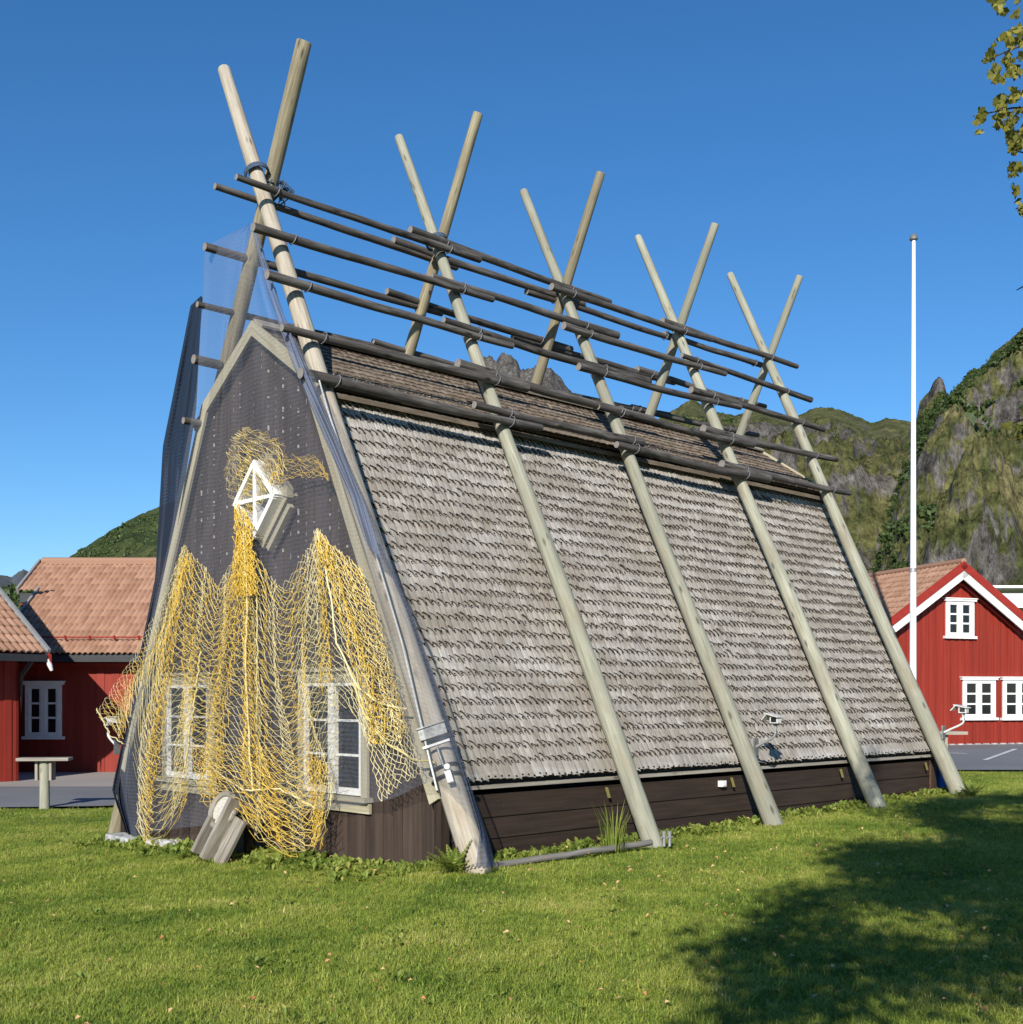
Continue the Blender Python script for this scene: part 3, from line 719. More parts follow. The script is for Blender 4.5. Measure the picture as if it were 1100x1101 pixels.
# rope lashings at the crossings
for k in range(2):
    b = MB(); zc = 7.35 if k == 0 else 7.2
    c1 = pole_at(frontpole[k], zc); axk = (frontpole[k][1]-frontpole[k][0]); axk /= np.linalg.norm(axk)
    a1 = np.cross(axk, D); a1 /= np.linalg.norm(a1); a2 = np.cross(axk, a1)
    pts = [c1+axk*(.02*(t/6.28)-.03)+(.13*math.cos(t)*a1+.13*math.sin(t)*a2) for t in np.linspace(0, 6.28*3, 50)]
    b.tube(pts, .012, 5)
    if k == 0:
        for q in range(26):
            aa = c1+a2*random.uniform(-.2, -.08)+axk*random.uniform(-.25, -.05)+D*random.uniform(.1, .25)
            b.tube([aa, aa+rng.normal(0, .06, 3), aa+rng.normal(0, .09, 3)], .010, 4)
    tag(b.build('rope_lashing', MAT['rope_blue'], None, c1), ['blue rope tangle lashed at the tallest pole crossing above the gable', 'blue rope lashing at the second pole crossing from the gable'][k], 'rope', 'rope lashings at the pole crossings')

# ------------------------------------------------------------------ netting
def resample(path, n):
    path = [np.array(p, float) for p in path]; d = [0]
    for i in range(1, len(path)): d.append(d[-1]+np.linalg.norm(path[i]-path[i-1]))
    t = np.linspace(0, d[-1], n); return np.stack([np.interp(t, d, [p[k] for p in path]) for k in range(len(path[0]))], 1)
def catrom(P, a):
    """P (n,...) smooth interpolation at a in [0,1]"""
    n = len(P); x = a*(n-1); i = int(min(max(math.floor(x), 0), n-2)); t = x-i
    p0, p1, p2, p3 = P[max(i-1, 0)], P[i], P[i+1], P[min(i+2, n-1)]
    return .5*((2*p1)+(-p0+p2)*t+(2*p0-5*p1+4*p2-p3)*t*t+(-p0+3*p1-3*p2+p3)*t**3)
def cloth(guides, nc, nr, name, mat, fold=.03, freq=9, seed=1, flip=False, parent=None, label=None, cat=None, group=None):
    G = np.array([resample(g, 40) for g in guides])        # px, py, s
    P = np.zeros((nc, nr, 3)); U = np.zeros((nc, nr, 2))
    for i in range(nc):
        a = i/(nc-1); col = catrom(G, a)
        for j in range(nr):
            t = j/(nr-1)*39; k = int(min(38, t)); q = col[k]*(1-(t-k))+col[k+1]*(t-k)
            f = fold*(math.sin(a*freq*6.28+2.2*mnoise.noise((a*6, t*.06, seed)))+.7*mnoise.noise((a*26, t*.10, seed+5)))
            f *= min(1, .25+t/14)
            P[i, j] = on_s((q[0], q[1]), q[2]-f); 
    for i in range(nc):
        for j in range(nr):
            U[i, j] = (np.linalg.norm(P[i, j]-P[0, j]) if i else 0, P[i, j][2])
    b = MB(); b.grid(P, U, flip=flip); o = b.build(name, mat, parent, None if parent is not None else P[nc//2, nr//2])
    if label: tag(o, label, cat, group)
    return o
ap = (268, 240, -.30)
GA = [[ap, (220, 266, -.42), (218, 320, -.40), (211, 420, -.35), (180, 590, -.22), (150, 720, -.2), (128, 830, -.18), (142, 903, -.18)],
      [ap, (245, 266, -.42), (240, 330, -.40), (232, 450, -.30), (215, 590, -.20), (195, 720, -.2), (182, 820, -.2), (175, 893, -.2)],
      [ap, (262, 300, -.40), (258, 370, -.34), (262, 480, -.24), (260, 600, -.18), (258, 720, -.19), (255, 820, -.2), (250, 884, -.2)],
      [ap, (275, 300, -.40), (290, 370, -.34), (312, 480, -.25), (318, 600, -.19), (322, 720, -.19), (322, 820, -.2), (320, 876, -.2)],
      [(270, 240, -.30), (290, 310, -.42), (322, 400, -.38), (360, 500, -.33), (384, 600, -.24), (400, 720, -.22), (410, 800, -.21), (416, 860, -.22)],
      [(272, 240, -.30), (300, 330, -.44), (340, 440, -.42), (388, 570, -.38), (422, 690, -.34), (444, 780, -.34), (460, 830, -.34), (470, 842, -.34)],
      [(274, 242, -.34), (308, 345, -.48), (354, 430, -.52), (412, 580, -.42), (455, 690, -.40), (484, 780, -.38), (503, 845, -.37), (516, 890, -.37)]]
cloth(GA, 110, 90, 'fine_net', MAT['net_grey'], .022, 8, 3, label='sheer grey fine mesh net stretched from the pole crossing over the whole gable', cat='net', group='fine mesh nets over the gable')
GF = [[(270, 241, -.30), (286, 310, -.46), (312, 385, -.46), (348, 470, -.42), (375, 530, -.40), (392, 580, -.38)],
      [(272, 241, -.32), (296, 320, -.50), (326, 400, -.52), (362, 480, -.50), (384, 535, -.47), (398, 590, -.44)],
      [(275, 243, -.30), (304, 335, -.46), (336, 410, -.48), (370, 490, -.48), (394, 545, -.46), (410, 600, -.44)]]
cloth(GF, 36, 60, 'fine_net', MAT['net_fold'], .018, 2, 8, label='gathered fold of pale blue mesh falling from the pole crossing along the corner pole', cat='net', group='fine mesh nets over the gable')
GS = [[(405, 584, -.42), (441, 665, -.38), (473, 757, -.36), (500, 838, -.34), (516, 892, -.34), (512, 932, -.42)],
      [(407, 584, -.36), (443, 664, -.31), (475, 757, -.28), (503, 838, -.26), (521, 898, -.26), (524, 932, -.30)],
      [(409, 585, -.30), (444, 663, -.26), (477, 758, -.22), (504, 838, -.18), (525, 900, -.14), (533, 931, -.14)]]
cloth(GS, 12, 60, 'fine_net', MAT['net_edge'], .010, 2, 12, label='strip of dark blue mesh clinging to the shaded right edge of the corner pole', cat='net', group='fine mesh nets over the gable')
GB = [[(216, 318, -.3), (205, 328, .0), (187, 420, .35), (175, 480, .45), (171, 550, .45), (167, 620, .35), (153, 690, .2), (135, 780, .05), (120, 850, -.05), (140, 907, -.1)],
      [(217, 319, -.35), (212, 340, -.1), (203, 430, .2), (192, 500, .3), (187, 560, .25), (176, 630, .15), (160, 700, .05), (138, 790, -.05), (127, 855, -.1), (142, 908, -.15)],
      [(218, 320, -.4), (216, 345, -.35), (211, 440, -.2), (200, 510, -.15), (190, 570, -.12), (178, 635, -.12), (162, 705, -.12), (142, 800, -.15), (138, 865, -.2), (150, 905, -.2)]]
cloth(GB, 26, 80, 'fine_net', MAT['net_blue'], .03, 3, 15, label='dark blue mesh net hanging from the back rails down the left edge of the gable', cat='net', group='fine mesh nets over the gable')

def fishnet(guides, nc, nr, mat, fold, freq, warp, seed, thick=.0030, jit=.009, outward=.0, drop=0.0):
    """diamond mesh of knotted twine hung on guide curves (px, py, s); returns a builder"""
    G = np.array([resample(g, 40) for g in guides]); b = MB(); P = {}
    def at(a, t):
        a = min(1, max(0, a)); col = catrom(G, a); t = min(39, max(0, t*39)); k = int(min(38, t)); return col[k]*(1-(t-k))+col[k+1]*(t-k)
    for i in range(nc):
        for j in range(nr):
            a = (i+(.5 if j % 2 else 0))/(nc-.5); t = j/(nr-1)
            ph = a*freq*6.28+1.8*mnoise.noise((a*5, t*1.4, seed))
            aw = a+warp*(math.sin(ph)+.8*mnoise.noise((a*11, t*1.2, seed+3)))*min(1, .35+1.2*t)*(4*a*(1-a))**.4
            q = at(aw, t+.006*mnoise.noise((a*30, t*9, seed+7)))
            f = fold*(math.cos(ph)+.6*mnoise.noise((a*13, t*3, seed+9)))*min(1, .2+t*2)
            p = on_s((q[0], q[1]), q[2]-max(f, -.08)-outward); p = p+rng.normal(0, jit, 3)*np.array([1, 1, 1])
            P[i, j] = p
    def strand(p, q):
        d = q-p; l = np.linalg.norm(d)
        if l < 1e-4 or l > .32: return
        m_ = (p+q)/2+np.array([0, 0, -.06*l])+rng.normal(0, .05*l, 3)
        w = np.cross(d, (.3, .8, .1)); w /= np.linalg.norm(w)+1e-9; w2 = np.cross(d/l, w)
        V = []
        for c in (p, m_, q):
            for k in range(3):
                an = 2.094*k; V.append(c+thick*(math.cos(an)*w+math.sin(an)*w2))
        F = []
        for s_ in range(2):
            for k in range(3): F.append((s_*3+k, s_*3+(k+1) % 3, s_*3+3+(k+1) % 3, s_*3+3+k))
        b.add(V, F, None, None)
    for (i, j), p in P.items():
        if j+1 < nr:
            if random.random() > .012: strand(p, P[i, j+1])
            i2 = i-1 if j % 2 == 0 else i+1
            if (i2, j+1) in P and random.random() > .012: strand(p, P[i2, j+1])
    return b, at
def cord(b, path, r=.011):
    pts = [on_s((q[0], q[1]), q[2]) for q in resample(path, 26)]
    pts = [p+rng.normal(0, .006, 3) for p in pts]; b.tube(pts, r, 6, cap=False)
S = -.27
MAIN = [[(197, 590, S), (172, 650, S), (140, 710, S), (103, 766, S+.1)],
        [(198, 587, S), (170, 690, S), (140, 740, S), (128, 792, S+.1)],
        [(200, 586, S), (172, 700, S), (150, 800, S), (148, 893, S)],
        [(204, 593, S), (185, 700, S), (170, 800, S), (172, 906, S)],
        [(222, 612, S), (205, 720, S), (196, 800, S), (194, 862, S)],
        [(234, 628, S), (224, 720, S), (218, 790, S-.05), (215, 850, S-.1)],
        [(250, 600, S), (246, 720, S-.05), (244, 800, S-.1), (244, 862, S-.2)],
        [(262, 578, S), (266, 720, S-.05), (268, 820, S-.1), (276, 900, S-.1)],
        [(280, 603, S), (285, 720, S), (290, 820, S-.05), (302, 915, S)],
        [(302, 628, S), (302, 720, S), (314, 800, S), (336, 912, S)],
        [(325, 598, S), (326, 720, S), (338, 790, S), (350, 884, S)],
        [(341, 568, S), (354, 700, S), (366, 770, S), (362, 842, S)]]
yn = thing('fishing_net', on_s((265, 880), -.25), 'tangled yellow fishing net draped over the gable from the diamond window to the grass', 'net')
b, at = fishnet(MAIN, 56, 70, None, .06, 7, .055, 21, .0021); b.build('net_panel', MAT['net_cream'], yn)
b, at = fishnet([[(p[0]+3, p[1]+6, p[2]-.05) for p in g] for g in MAIN[:6]], 11, 64, None, .06, 3, .085, 44, .0025, outward=.03)
b.build('net_panel', MAT['net_yellow'], yn)
b, at = fishnet([[(p[0]+3, p[1]+6, p[2]-.05) for p in g] for g in MAIN[5:11]], 10, 60, None, .06, 4, .11, 47, .0025, outward=.03)
b.build('net_panel', MAT['net_yellow'], yn)
# dense yellow folds
b = MB()
for gi, (x0, y0, x1, y1, w0, w1, n) in enumerate([(204, 600, 203, 790, 5, 9, 4), (262, 585, 224, 850, 6, 11, 6), (262, 585, 270, 840, 5, 11, 5), (343, 575, 350, 740, 4, 9, 4), (197, 600, 155, 880, 4, 7, 4), (345, 580, 410, 790, 4, 11, 5)]):
    g = [[(x0+w0*a, y0, S-.05), ((x0+x1)/2+(w0+w1)/2*a+random.uniform(-5, 5), (y0+y1)/2, S-.09), (x1+w1*a, y1+random.uniform(-12, 12), S-.08)] for a in np.linspace(-1, 1, 5)]
    bb, _ = fishnet(g, n, int((y1-y0)/5.2), None, .04, 2, .1, 60+gi, 0.0030, .014)
    off = b.n; b.v += bb.v; b.f += [[off+k for k in f] for f in bb.f]; b.uv += bb.uv; b.r += [r*.5 for r in bb.r]; b.sm += bb.sm; b.n += bb.n
b.build('net_folds', MAT['net_yellow'], yn)
# bottom tangle
bb, _ = fishnet([[(205, 800, S-.05), (215, 860, S-.1), (235, 880, S-.2)], [(235, 800, S-.1), (240, 850, S-.22), (250, 868, S-.3)], [(280, 800, S-.1), (285, 860, S-.15), (300, 905, S-.1)], [(330, 810, S-.05), (330, 860, S-.1), (335, 912, S-.08)], [(352, 820, S), (350, 850, S), (346, 885, S)]], 24, 24, None, .06, 3, .09, 80, 0.0028, .012)
bb.build('net_panel', MAT['net_yellow'], yn)
# top bunch over the diamond window and its tail
ST = -.20
TOP = [[(243, 505, ST), (250, 470, ST), (262, 460, ST)], [(244, 520, ST), (262, 485, ST), (278, 462, ST)], [(247, 535, ST), (270, 505, ST), (292, 468, ST)],
       [(255, 550, ST), (280, 520, ST), (305, 480, ST)], [(262, 565, ST), (285, 535, ST), (308, 505, ST)]]
for q, (nc, nr, w) in enumerate(((15, 24, .12), (11, 24, .14))):
    bb, _ = fishnet(TOP, nc, nr, None, .035, 4, w, 90+q, 0.0025, .014, outward=.02*q); bb.build('net_panel', MAT['net_yellow' if q == 0 else 'net_cream'], yn)
bb, _ = fishnet([[(285, 495, ST), (320, 490, ST), (340, 488, ST), (350, 512, ST)], [(290, 510, ST), (320, 500, ST), (345, 500, ST), (352, 514, ST)], [(295, 522, ST), (320, 513, ST), (348, 512, ST), (353, 516, ST)]], 9, 22, None, .03, 2, .12, 97, 0.0027, .012)
bb.build('net_panel', MAT['net_yellow'], yn)
for q in range(2):
    bb, _ = fishnet([[(252, 540, ST-.14), (253, 580, ST-.12), (250, 640, S-.05)], [(262, 548, ST-.15), (262, 580, ST-.13), (264, 640, S-.1)], [(270, 560, ST-.14), (271, 585, ST-.12), (278, 640, S-.05)]], 14, 26, None, .04, 2, .12, 120+q, 0.0030, .014); bb.build('net_panel', MAT['net_yellow'], yn)
# open right-hand panel with big meshes
RIGHT = [[(340, 568, S), (330, 640, S), (322, 720, S), (318, 790, S)],
         [(342, 570, S), (352, 640, S), (362, 710, S), (372, 760, S)],
         [(345, 572, S), (370, 650, S), (392, 730, S), (398, 800, S)],
         [(365, 592, S), (394, 680, S), (415, 745, S), (428, 795, S)],
         [(388, 610, S), (412, 680, S), (428, 740, S), (438, 785, S)]]
bb, _ = fishnet(RIGHT, 24, 48, None, .03, 3, .03, 140, .0024); bb.build('net_panel', MAT['net_cream'], yn)
bb, _ = fishnet(RIGHT[2:], 9, 50, None, .05, 3, .10, 150, .0026, .01); bb.build('net_panel', MAT['net_yellow'], yn)
LOW = [[(388, 735, S), (392, 790, S), (408, 862, S)], [(396, 755, S), (408, 800, S), (420, 855, S)], [(405, 770, S), (422, 810, S), (432, 842, S)], [(412, 745, S), (432, 795, S), (446, 838, S)], [(418, 750, S), (438, 785, S), (454, 828, S)]]
bb, _ = fishnet(LOW, 11, 20, None, .02, 2, .02, 160, .0030, .008); bb.build('net_panel', MAT['net_cream'], yn)
b = MB()
cord(b, [(341, 572, S-.02), (352, 620, S-.03), (362, 690, S-.04), (385, 740, S-.04), (405, 755, S-.03), (438, 762, S)], .010)
b.build('rope', MAT['net_cream'], yn); b = MB()
cord(b, [(375, 715, S-.03), (388, 760, S-.03), (410, 795, S-.02), (440, 815, S), (468, 820, S)], .012)
b.build('rope', MAT['net_cream'], yn); b = MB()
cord(b, [(262, 570, S-.06), (266, 640, S-.10), (264, 720, S-.12), (268, 800, S-.14), (272, 850, S-.16)], .011)
cord(b, [(276, 640, S-.05), (277, 700, S-.06), (276, 780, S-.06)], .009)
b.build('rope', MAT['net_cream'], yn); b = MB()
cord(b, [(216, 700, S-.05), (208, 760, S-.08), (198, 830, S-.08)], .011)
b.build('rope', MAT['net_cream'], yn); b = MB()
cord(b, [(232, 830, S-.1), (262, 850, S-.2), (300, 848, S-.1), (345, 872, S-.02)], .010)
b.build('rope', MAT['net_cream'], yn); b = MB()
cord(b, [(104, 762, S+.1), (118, 790, S+.12), (134, 800, S+.1)], .008)
b.build('rope', MAT['net_cream'], yn)

# ------------------------------------------------------------------ things at the foot of the gable
def gpoint(p, z): return on_plane(p, np.array([0, 0, z]), UP)
# old wooden sheave block leaning on the wall
bp = gpoint((224, 924), -.10); sb = thing('sheave_block', bp, 'weathered wooden block with a round wheel, leaning against the netted gable', 'block')
tp = on_s((254, 864), -.55); axb = tp-bp; hb = np.linalg.norm(axb); axb /= hb
sx = np.cross(axb, D); sx /= np.linalg.norm(sx); nx = np.cross(sx, axb)
if nx @ D > 0: nx = -nx
if sx @ E_ > 0: sx = -sx
b = MB(); b.box(bp+axb*hb*.30-sx*.17+nx*.04, hb*.62*axb, .055*sx, .15*nx); b.build('cheek', MAT['greywood'], sb)
b = MB(); b.box(bp+axb*hb*.53+sx*.03+nx*.05, hb*1.06*axb, .055*sx, .15*nx); b.build('cheek', MAT['greywood'], sb)
b = MB(); b.box(bp+axb*hb*.40-sx*.075-nx*.02, hb*.80*axb, .16*sx, .04*nx); b.build('web', MAT['greywood'], sb)
b = MB(); b.box(bp+axb*hb*.42+sx*.155-nx*.03, hb*.80*axb, .19*sx, .045*nx); b.build('back_plank', MAT['greywood'], sb)
wc = bp+axb*hb*.80-sx*.10+nx*.02
b = MB(); b.tube([wc-nx*.03, wc-nx*.0, wc+nx*.02], [.17, .18, .17], 26); wh = b.build('wheel', MAT['ridge'], sb)
b = MB(); ring = [wc+nx*.03+.185*(math.cos(t)*axb-math.sin(t)*sx) for t in np.linspace(-.3, 3.5, 24)]; b.tube(ring, .032, 8); b.build('rim', MAT['greywood'], wh)
# anchor
an = on_s((258, 888), -.40); at_ = thing('anchor', an, 'rusty iron anchor shank lying behind the wooden block', 'anchor')
b = MB(); b.tube([on_s(p, q) for p, q in (((240, 876), -.5), ((254, 883), -.45), ((266, 889), -.4))], [.028, .032, .03], 8); b.build('shank', MAT['rust'], at_)
b = MB(); b.tube([on_s(p, -.38) for p in ((262, 878), (269, 889), (270, 902), (266, 915))], [.03, .04, .034, .02], 8); b.build('fluke', MAT['rust'], at_)
b = MB(); b.box(gpoint((247, 915), -.05)+UP*.2-D*-.12, .34*E_, .42*UP, .1*D); tag(b.build('shadow_box', MAT['black'], None, gpoint((247, 915), -.05)), 'added black box standing in for the shadow behind the wooden block', 'box')  # black box added where only deep shadow lies behind the block
# white rope heap, green float, stones
rp = on_s((186, 906), -.12); b = MB()
for q in range(16):
    c = rp+E_*random.uniform(-.28, .3)+UP*random.uniform(-.04, .03)-D*random.uniform(0, .2); r = random.uniform(.05, .11)
    b.tube([c+r*np.array([math.cos(t), math.sin(t)*.8, .25*math.sin(t*2+q)]) for t in np.linspace(0, 6.2, 14)], .026, 6)
tag(b.build('rope_heap', MAT['rope_white'], None, rp), 'heap of white rope lying at the foot of the netted gable', 'rope')
gp = gpoint((116, 888), -.27)+D*.6; b = MB()
b.tube([gp+np.array([.45*math.cos(t), .2*math.cos(t), .06+.32*math.sin(t)]) for t in np.linspace(.0, 2.6, 16)], [.05]*16, 10)
tag(b.build('green_tube', MAT['greenpl'], None, gp), 'green curved plastic tube on the grass behind the left end of the gable', 'tube')
st0 = gpoint((135, 903), -.22); b = MB(); b.box(st0+UP*.02, .7*E_*.9, .25*D, .08*UP); tag(b.build('paving_slab', MAT['stone'], None, st0), 'grey stone slab in the grass at the left foot of the gable', 'slab')
# beam along the long wall
A = gpoint((533, 934), .09); B_ = gpoint((700, 909), .14); n = 20; b = MB()
b.tube([A+(B_-A)*t+UP*(.03+.01*mnoise.noise((t*6, 1, 1))) for t in np.linspace(0, 1, n)], [.032]*n, 9); tag(b.build('log', MAT['logwood'], None, A), 'grey weathered log lying in the grass along the brown plank side', 'log')
bt = frontpole[1][0]; 
for k, dx in enumerate((.10, .17)):
    q = gpoint((714+6*k, 910), .12); b = MB(); b.tube([q, q+UP*.10, q+UP*.15], [.016, .016, .026], 8); b.tube([q+UP*.09-D*.04, q+UP*.09+D*.04], .012, 6)
    tag(b.build('tap', MAT['metal'], None, q), ['small metal tap beside the foot of the second near side pole', 'small metal tap, right of its twin by the second near side pole'][k], 'tap', 'metal taps by the pole foot')
# blue and red gear at the far corner
q = H(-.08, L+.22, .42); b = MB(); b.tube([q+UP*z for z in (-.2, -.16, 0, .2, .34, .38)], [.05, .08, .075, .085, .06, .03], 12); b.tube([q+UP*.1-E_*.05, q-UP*.05-E_*.10, q-UP*.18-E_*.05], .03, 8)
tag(b.build('blue_can', MAT['blue'], None, q), 'bright blue plastic can behind the far corner of the plank side', 'can')
q = H(-.06, L+.28, .10); b = MB(); b.tube([q+UP*z for z in (-.12, -.08, .1, .16, .2)], [.09, .12, .10, .05, .03], 12)
tag(b.build('red_can', MAT['redplastic'], None, q), 'red plastic can on the grass under the blue one', 'can')

# bird-table benches
def bench(P, wid, label, top=.86):
    t = thing('bench', P, label, 'bench', 'plank seats on single posts')
    b = MB(); b.tube([P-UP*.1, P+UP*.4, P+UP*(top-.05)], [.09, .085, .085], 12); b.build('post', MAT['pole_front'], t)
    b = MB(); b.box(P+UP*(top-.025), wid*np.array([1, .12, 0]), .34*np.array([-.12, 1, 0]), .05*UP); b.build('seat', MAT['ridge'], t)
    for sg in (-1, 1): b = MB(); b.box(P+UP*(top-.22)+np.array([sg*.12, .03, 0]), .34*UP, .045*np.array([1, 0, 0]), .2*np.array([0, 1, 0])); b.build('bracket', MAT['ridge'], t)
bench(gpoint((48, 868), -.3), .86, 'wooden plank seat on a thick post at the lawn edge, left before the red house')
bq = at_y((1008, 787), 19.2); bench(np.array([bq[0], bq[1], .17]), .86, 'wooden plank seat on a post behind the far end pole', .88)

# flagpole
fy = 28.; fb = at_y((981.5, 750), fy); fb[2] = .18; top = at_y((982.5, 258), fy)
t = thing('flagpole', fb, 'tall white flagpole with a ball on top in front of the mountain', 'flagpole')
b = MB(); n = 20; b.tube([fb+(top-fb)*k for k in np.linspace(0, 1, n)], list(np.linspace(.088, .042, n)), 14); b.build('pole', MAT['flagpole'], t)
b = MB(); b.tube([top+UP*z for z in (-.02, 0, .03, .05, .09, .13, .16)], [.05, .09, .10, .09, .085, .05, .01], 14); b.build('ball', MAT['grey_metal'], t)
b = MB()
for yy in (613,):
    z = at_y((981, yy), fy)[2]; b.tube([np.array([fb[0], fb[1], z-.05]), np.array([fb[0], fb[1], z+.05])], .080, 14)
b.build('joint', MAT['metal'], t)

# ------------------------------------------------------------------ red houses
def tile_roof(A, ed, vd_, wid, length, nx, ny, lift=.05):
    """A lower-left corner, ed unit along the eave, vd_ unit up the slope"""
    ed, vd_ = np.array(ed, float), np.array(vd_, float); n = np.cross(ed, vd_); n /= np.linalg.norm(n)
    if n[2] < 0: n = -n
    cw, ch = wid/nx, length/ny; b = MB(); k = 7
    prof = [(.0, 0.), (.12, .016), (.3, .040), (.5, .052), (.7, .040), (.86, .012), (1., -.002)]
    for j in range(ny):
        for i in range(nx):
            r = random.random(); V = []
            for (f, h) in prof:
                V.append(A+ed*(i+f)*cw+vd_*(j*ch-.03)+n*(h+lift+.025)); 
            for (f, h) in prof: V.append(A+ed*(i+f)*cw+vd_*((j+1)*ch)+n*(h*.9+lift-.006))
            for (f, h) in prof: V.append(A+ed*(i+f)*cw+vd_*(j*ch-.03)+n*(h+lift-.01))
            F = [(q, q+1, k+q+1, k+q) for q in range(k-1)]+[(2*k+q, 2*k+q+1, q+1, q) for q in range(k-1)]
            if np.cross(ed, vd_) @ n < 0: F = [f[::-1] for f in F]
            uv = [[((V[q_]-A) @ ed, (V[q_]-A) @ vd_) for q_ in f] for f in F]
            b.add(V, F, uv, r, True)
    return b
def boardwall(P0, ed, wid, z0, z1, n_out, topf=None, holes=(), bw=.16):
    """vertical boards from P0 along ed; topf(x)->z"""
    b = MB(); x = 0; i = 0; ed = np.array(ed, float); n_out = np.array(n_out, float)
    while x < wid-.01:
        x2 = min(x+bw, wid); cuts = sorted([h for h in holes if h[0] < x2 and h[1] > x], key=lambda h: h[2])
        off = .018*(i % 2)
        ta, tb = (z1, z1) if topf is None else (topf(x), topf(x2))
        zc = (ta+tb)/2; V = []
        for (o_, d_) in ((off, 1),):
            base = P0+n_out*o_
            c = [base+ed*x, base+ed*x2]
            q = [np.array([*c[0][:2], z0]), np.array([*c[1][:2], z0]), np.array([*c[1][:2], tb]), np.array([*c[0][:2], ta])]
            q2 = [p-n_out*.06 for p in q]
            Vv = q+q2; F = [(0, 1, 2, 3), (3, 2, 6, 7), (0, 3, 7, 4), (1, 5, 6, 2)]
            if np.cross(q[1]-q[0], q[3]-q[0]) @ n_out < 0: F = [f[::-1] for f in F]
            uv = [[((Vv[k] - P0) @ ed+i*.37, Vv[k][2]) for k in f] for f in F]
            b.add(Vv, F, uv)
        x = x2; i += 1
    return b
def house_window(parent, P, ed, n_out, w, h, rows=3, mat='white'):
    """P centre on the wall"""
    ed = np.array(ed, float); n = np.array(n_out, float); fr = .11
    b = MB()
    for sg in (-1, 1): b.box(P+ed*sg*(w/2-fr/2)+n*.045, h*UP, fr*ed, .05*n)
    for sg in (-1, 1): b.box(P+UP*sg*(h/2-fr/2)+n*.043, (w-2*fr)*ed, fr*UP, .05*n)
    win = b.build('window', MAT[mat], parent)
    b = MB(); b.box(P+UP*(h/2+.03)+n*.06, (w+.12)*ed, .07*UP, .10*n); b.box(P+UP*(h/2+.075)+n*.07, (w+.18)*ed, .03*UP, .13*n); b.build('head_moulding', MAT[mat], win)
    b = MB(); b.box(P-UP*(h/2+.03)+n*.06, (w+.14)*ed, .075*UP, .11*n); b.build('sill', MAT[mat], win)
    b = MB(); b.box(P+n*.04, (h-2*fr)*UP, .13*ed, .045*n)
    iw = (w-2*fr-.13)/2
    for sg in (-1, 1):
        cc = P+ed*sg*(.065+iw/2)
        for s2 in (-1, 1): b.box(cc+ed*s2*(iw/2-.02)+n*.034, (h-2*fr)*UP, .04*ed, .03*n)
        for k in range(rows-1): b.box(cc+UP*(-h/2+fr+(h-2*fr)*(k+1)/rows)+n*.034, (iw-.08)*ed, .05*UP, .03*n)
    b.build('sash', MAT[mat], win)
    b = MB(); a = P+n*.022; b.quad(a-ed*(w/2-.05)-UP*(h/2-.05), a+ed*(w/2-.05)-UP*(h/2-.05), a+ed*(w/2-.05)+UP*(h/2-.05), a-ed*(w/2-.05)+UP*(h/2-.05)); b.build('pane', MAT['darkglass'], win)
    return win
# right house
ga = R(19.7); g = np.array([math.cos(ga), math.sin(ga), 0]); rd = np.array([-math.sin(ga), math.cos(ga), 0])
PK = np.array([13.1, 34.2, 0.]); PKW = PK+rd*.4; zg = .2
hr = thing('red_house', PKW+UP*zg, 'red gabled house with white framed windows behind the far end of the cabin', 'house')
zpk = 5.47; hw = 2.53; zev = 3.78; slope = (zpk-zev)/hw; hw2 = 3.3
ww_ = 2.2+.9
b = boardwall(PKW-g*2.35, g, 4.9, zg-.2, 0, -rd, lambda x: zpk-.26-abs(x-2.35)*slope*.985, bw=.13)
b.build('wall', MAT['redwall'], hr)
b = boardwall(PKW-g*2.35, rd, 9, zg-.2, zev+.0, -g, bw=.16); b.build('wall', MAT['redwall'], hr)
b = boardwall(PKW+g*2.55, rd, 9, zg-.2, zev+.0, g, bw=.16); b.build('wall', MAT['redwall'], hr)
sl = math.hypot(1, slope); vdl = (g+UP*slope)/sl; vdr = (-g+UP*slope)/sl
lenr = hw*sl
tile_roof(PK-g*hw+UP*zev-UP*.02, rd, vdl, 9.6, lenr, 48, 9).build('roof', MAT['tile'], hr)
tile_roof(PK+g*hw+UP*zev-UP*.02, rd, vdr, 9.6, lenr, 34, 9).build('roof', MAT['tile'], hr)
b = MB(); b.tube([PK+rd*k+UP*(zpk+.08) for k in np.linspace(0, 9.6, 30)], .09, 8); b.build('ridge_tiles', MAT['tile'], hr)
for nm, off, wd, pr, mt in (('bargeboard', -.02, .22, .0, 'redtrim'), ('bargeboard', -.235, .22, -.03, 'white')):
    b = MB()
    for sg, vv in ((-1, vdl), (1, vdr)):
        nn = np.cross(rd, vv); nn = nn if nn[2] > 0 else -nn
        c = PK+g*sg*hw/2+UP*((zpk+zev)/2)+nn*(off-wd/2+.09)-rd*pr
        b.box(c, (lenr+.1*(1 if off > -.1 else .9))*vv, wd*nn, .05*rd)
    b.build(nm, MAT[mt], hr)
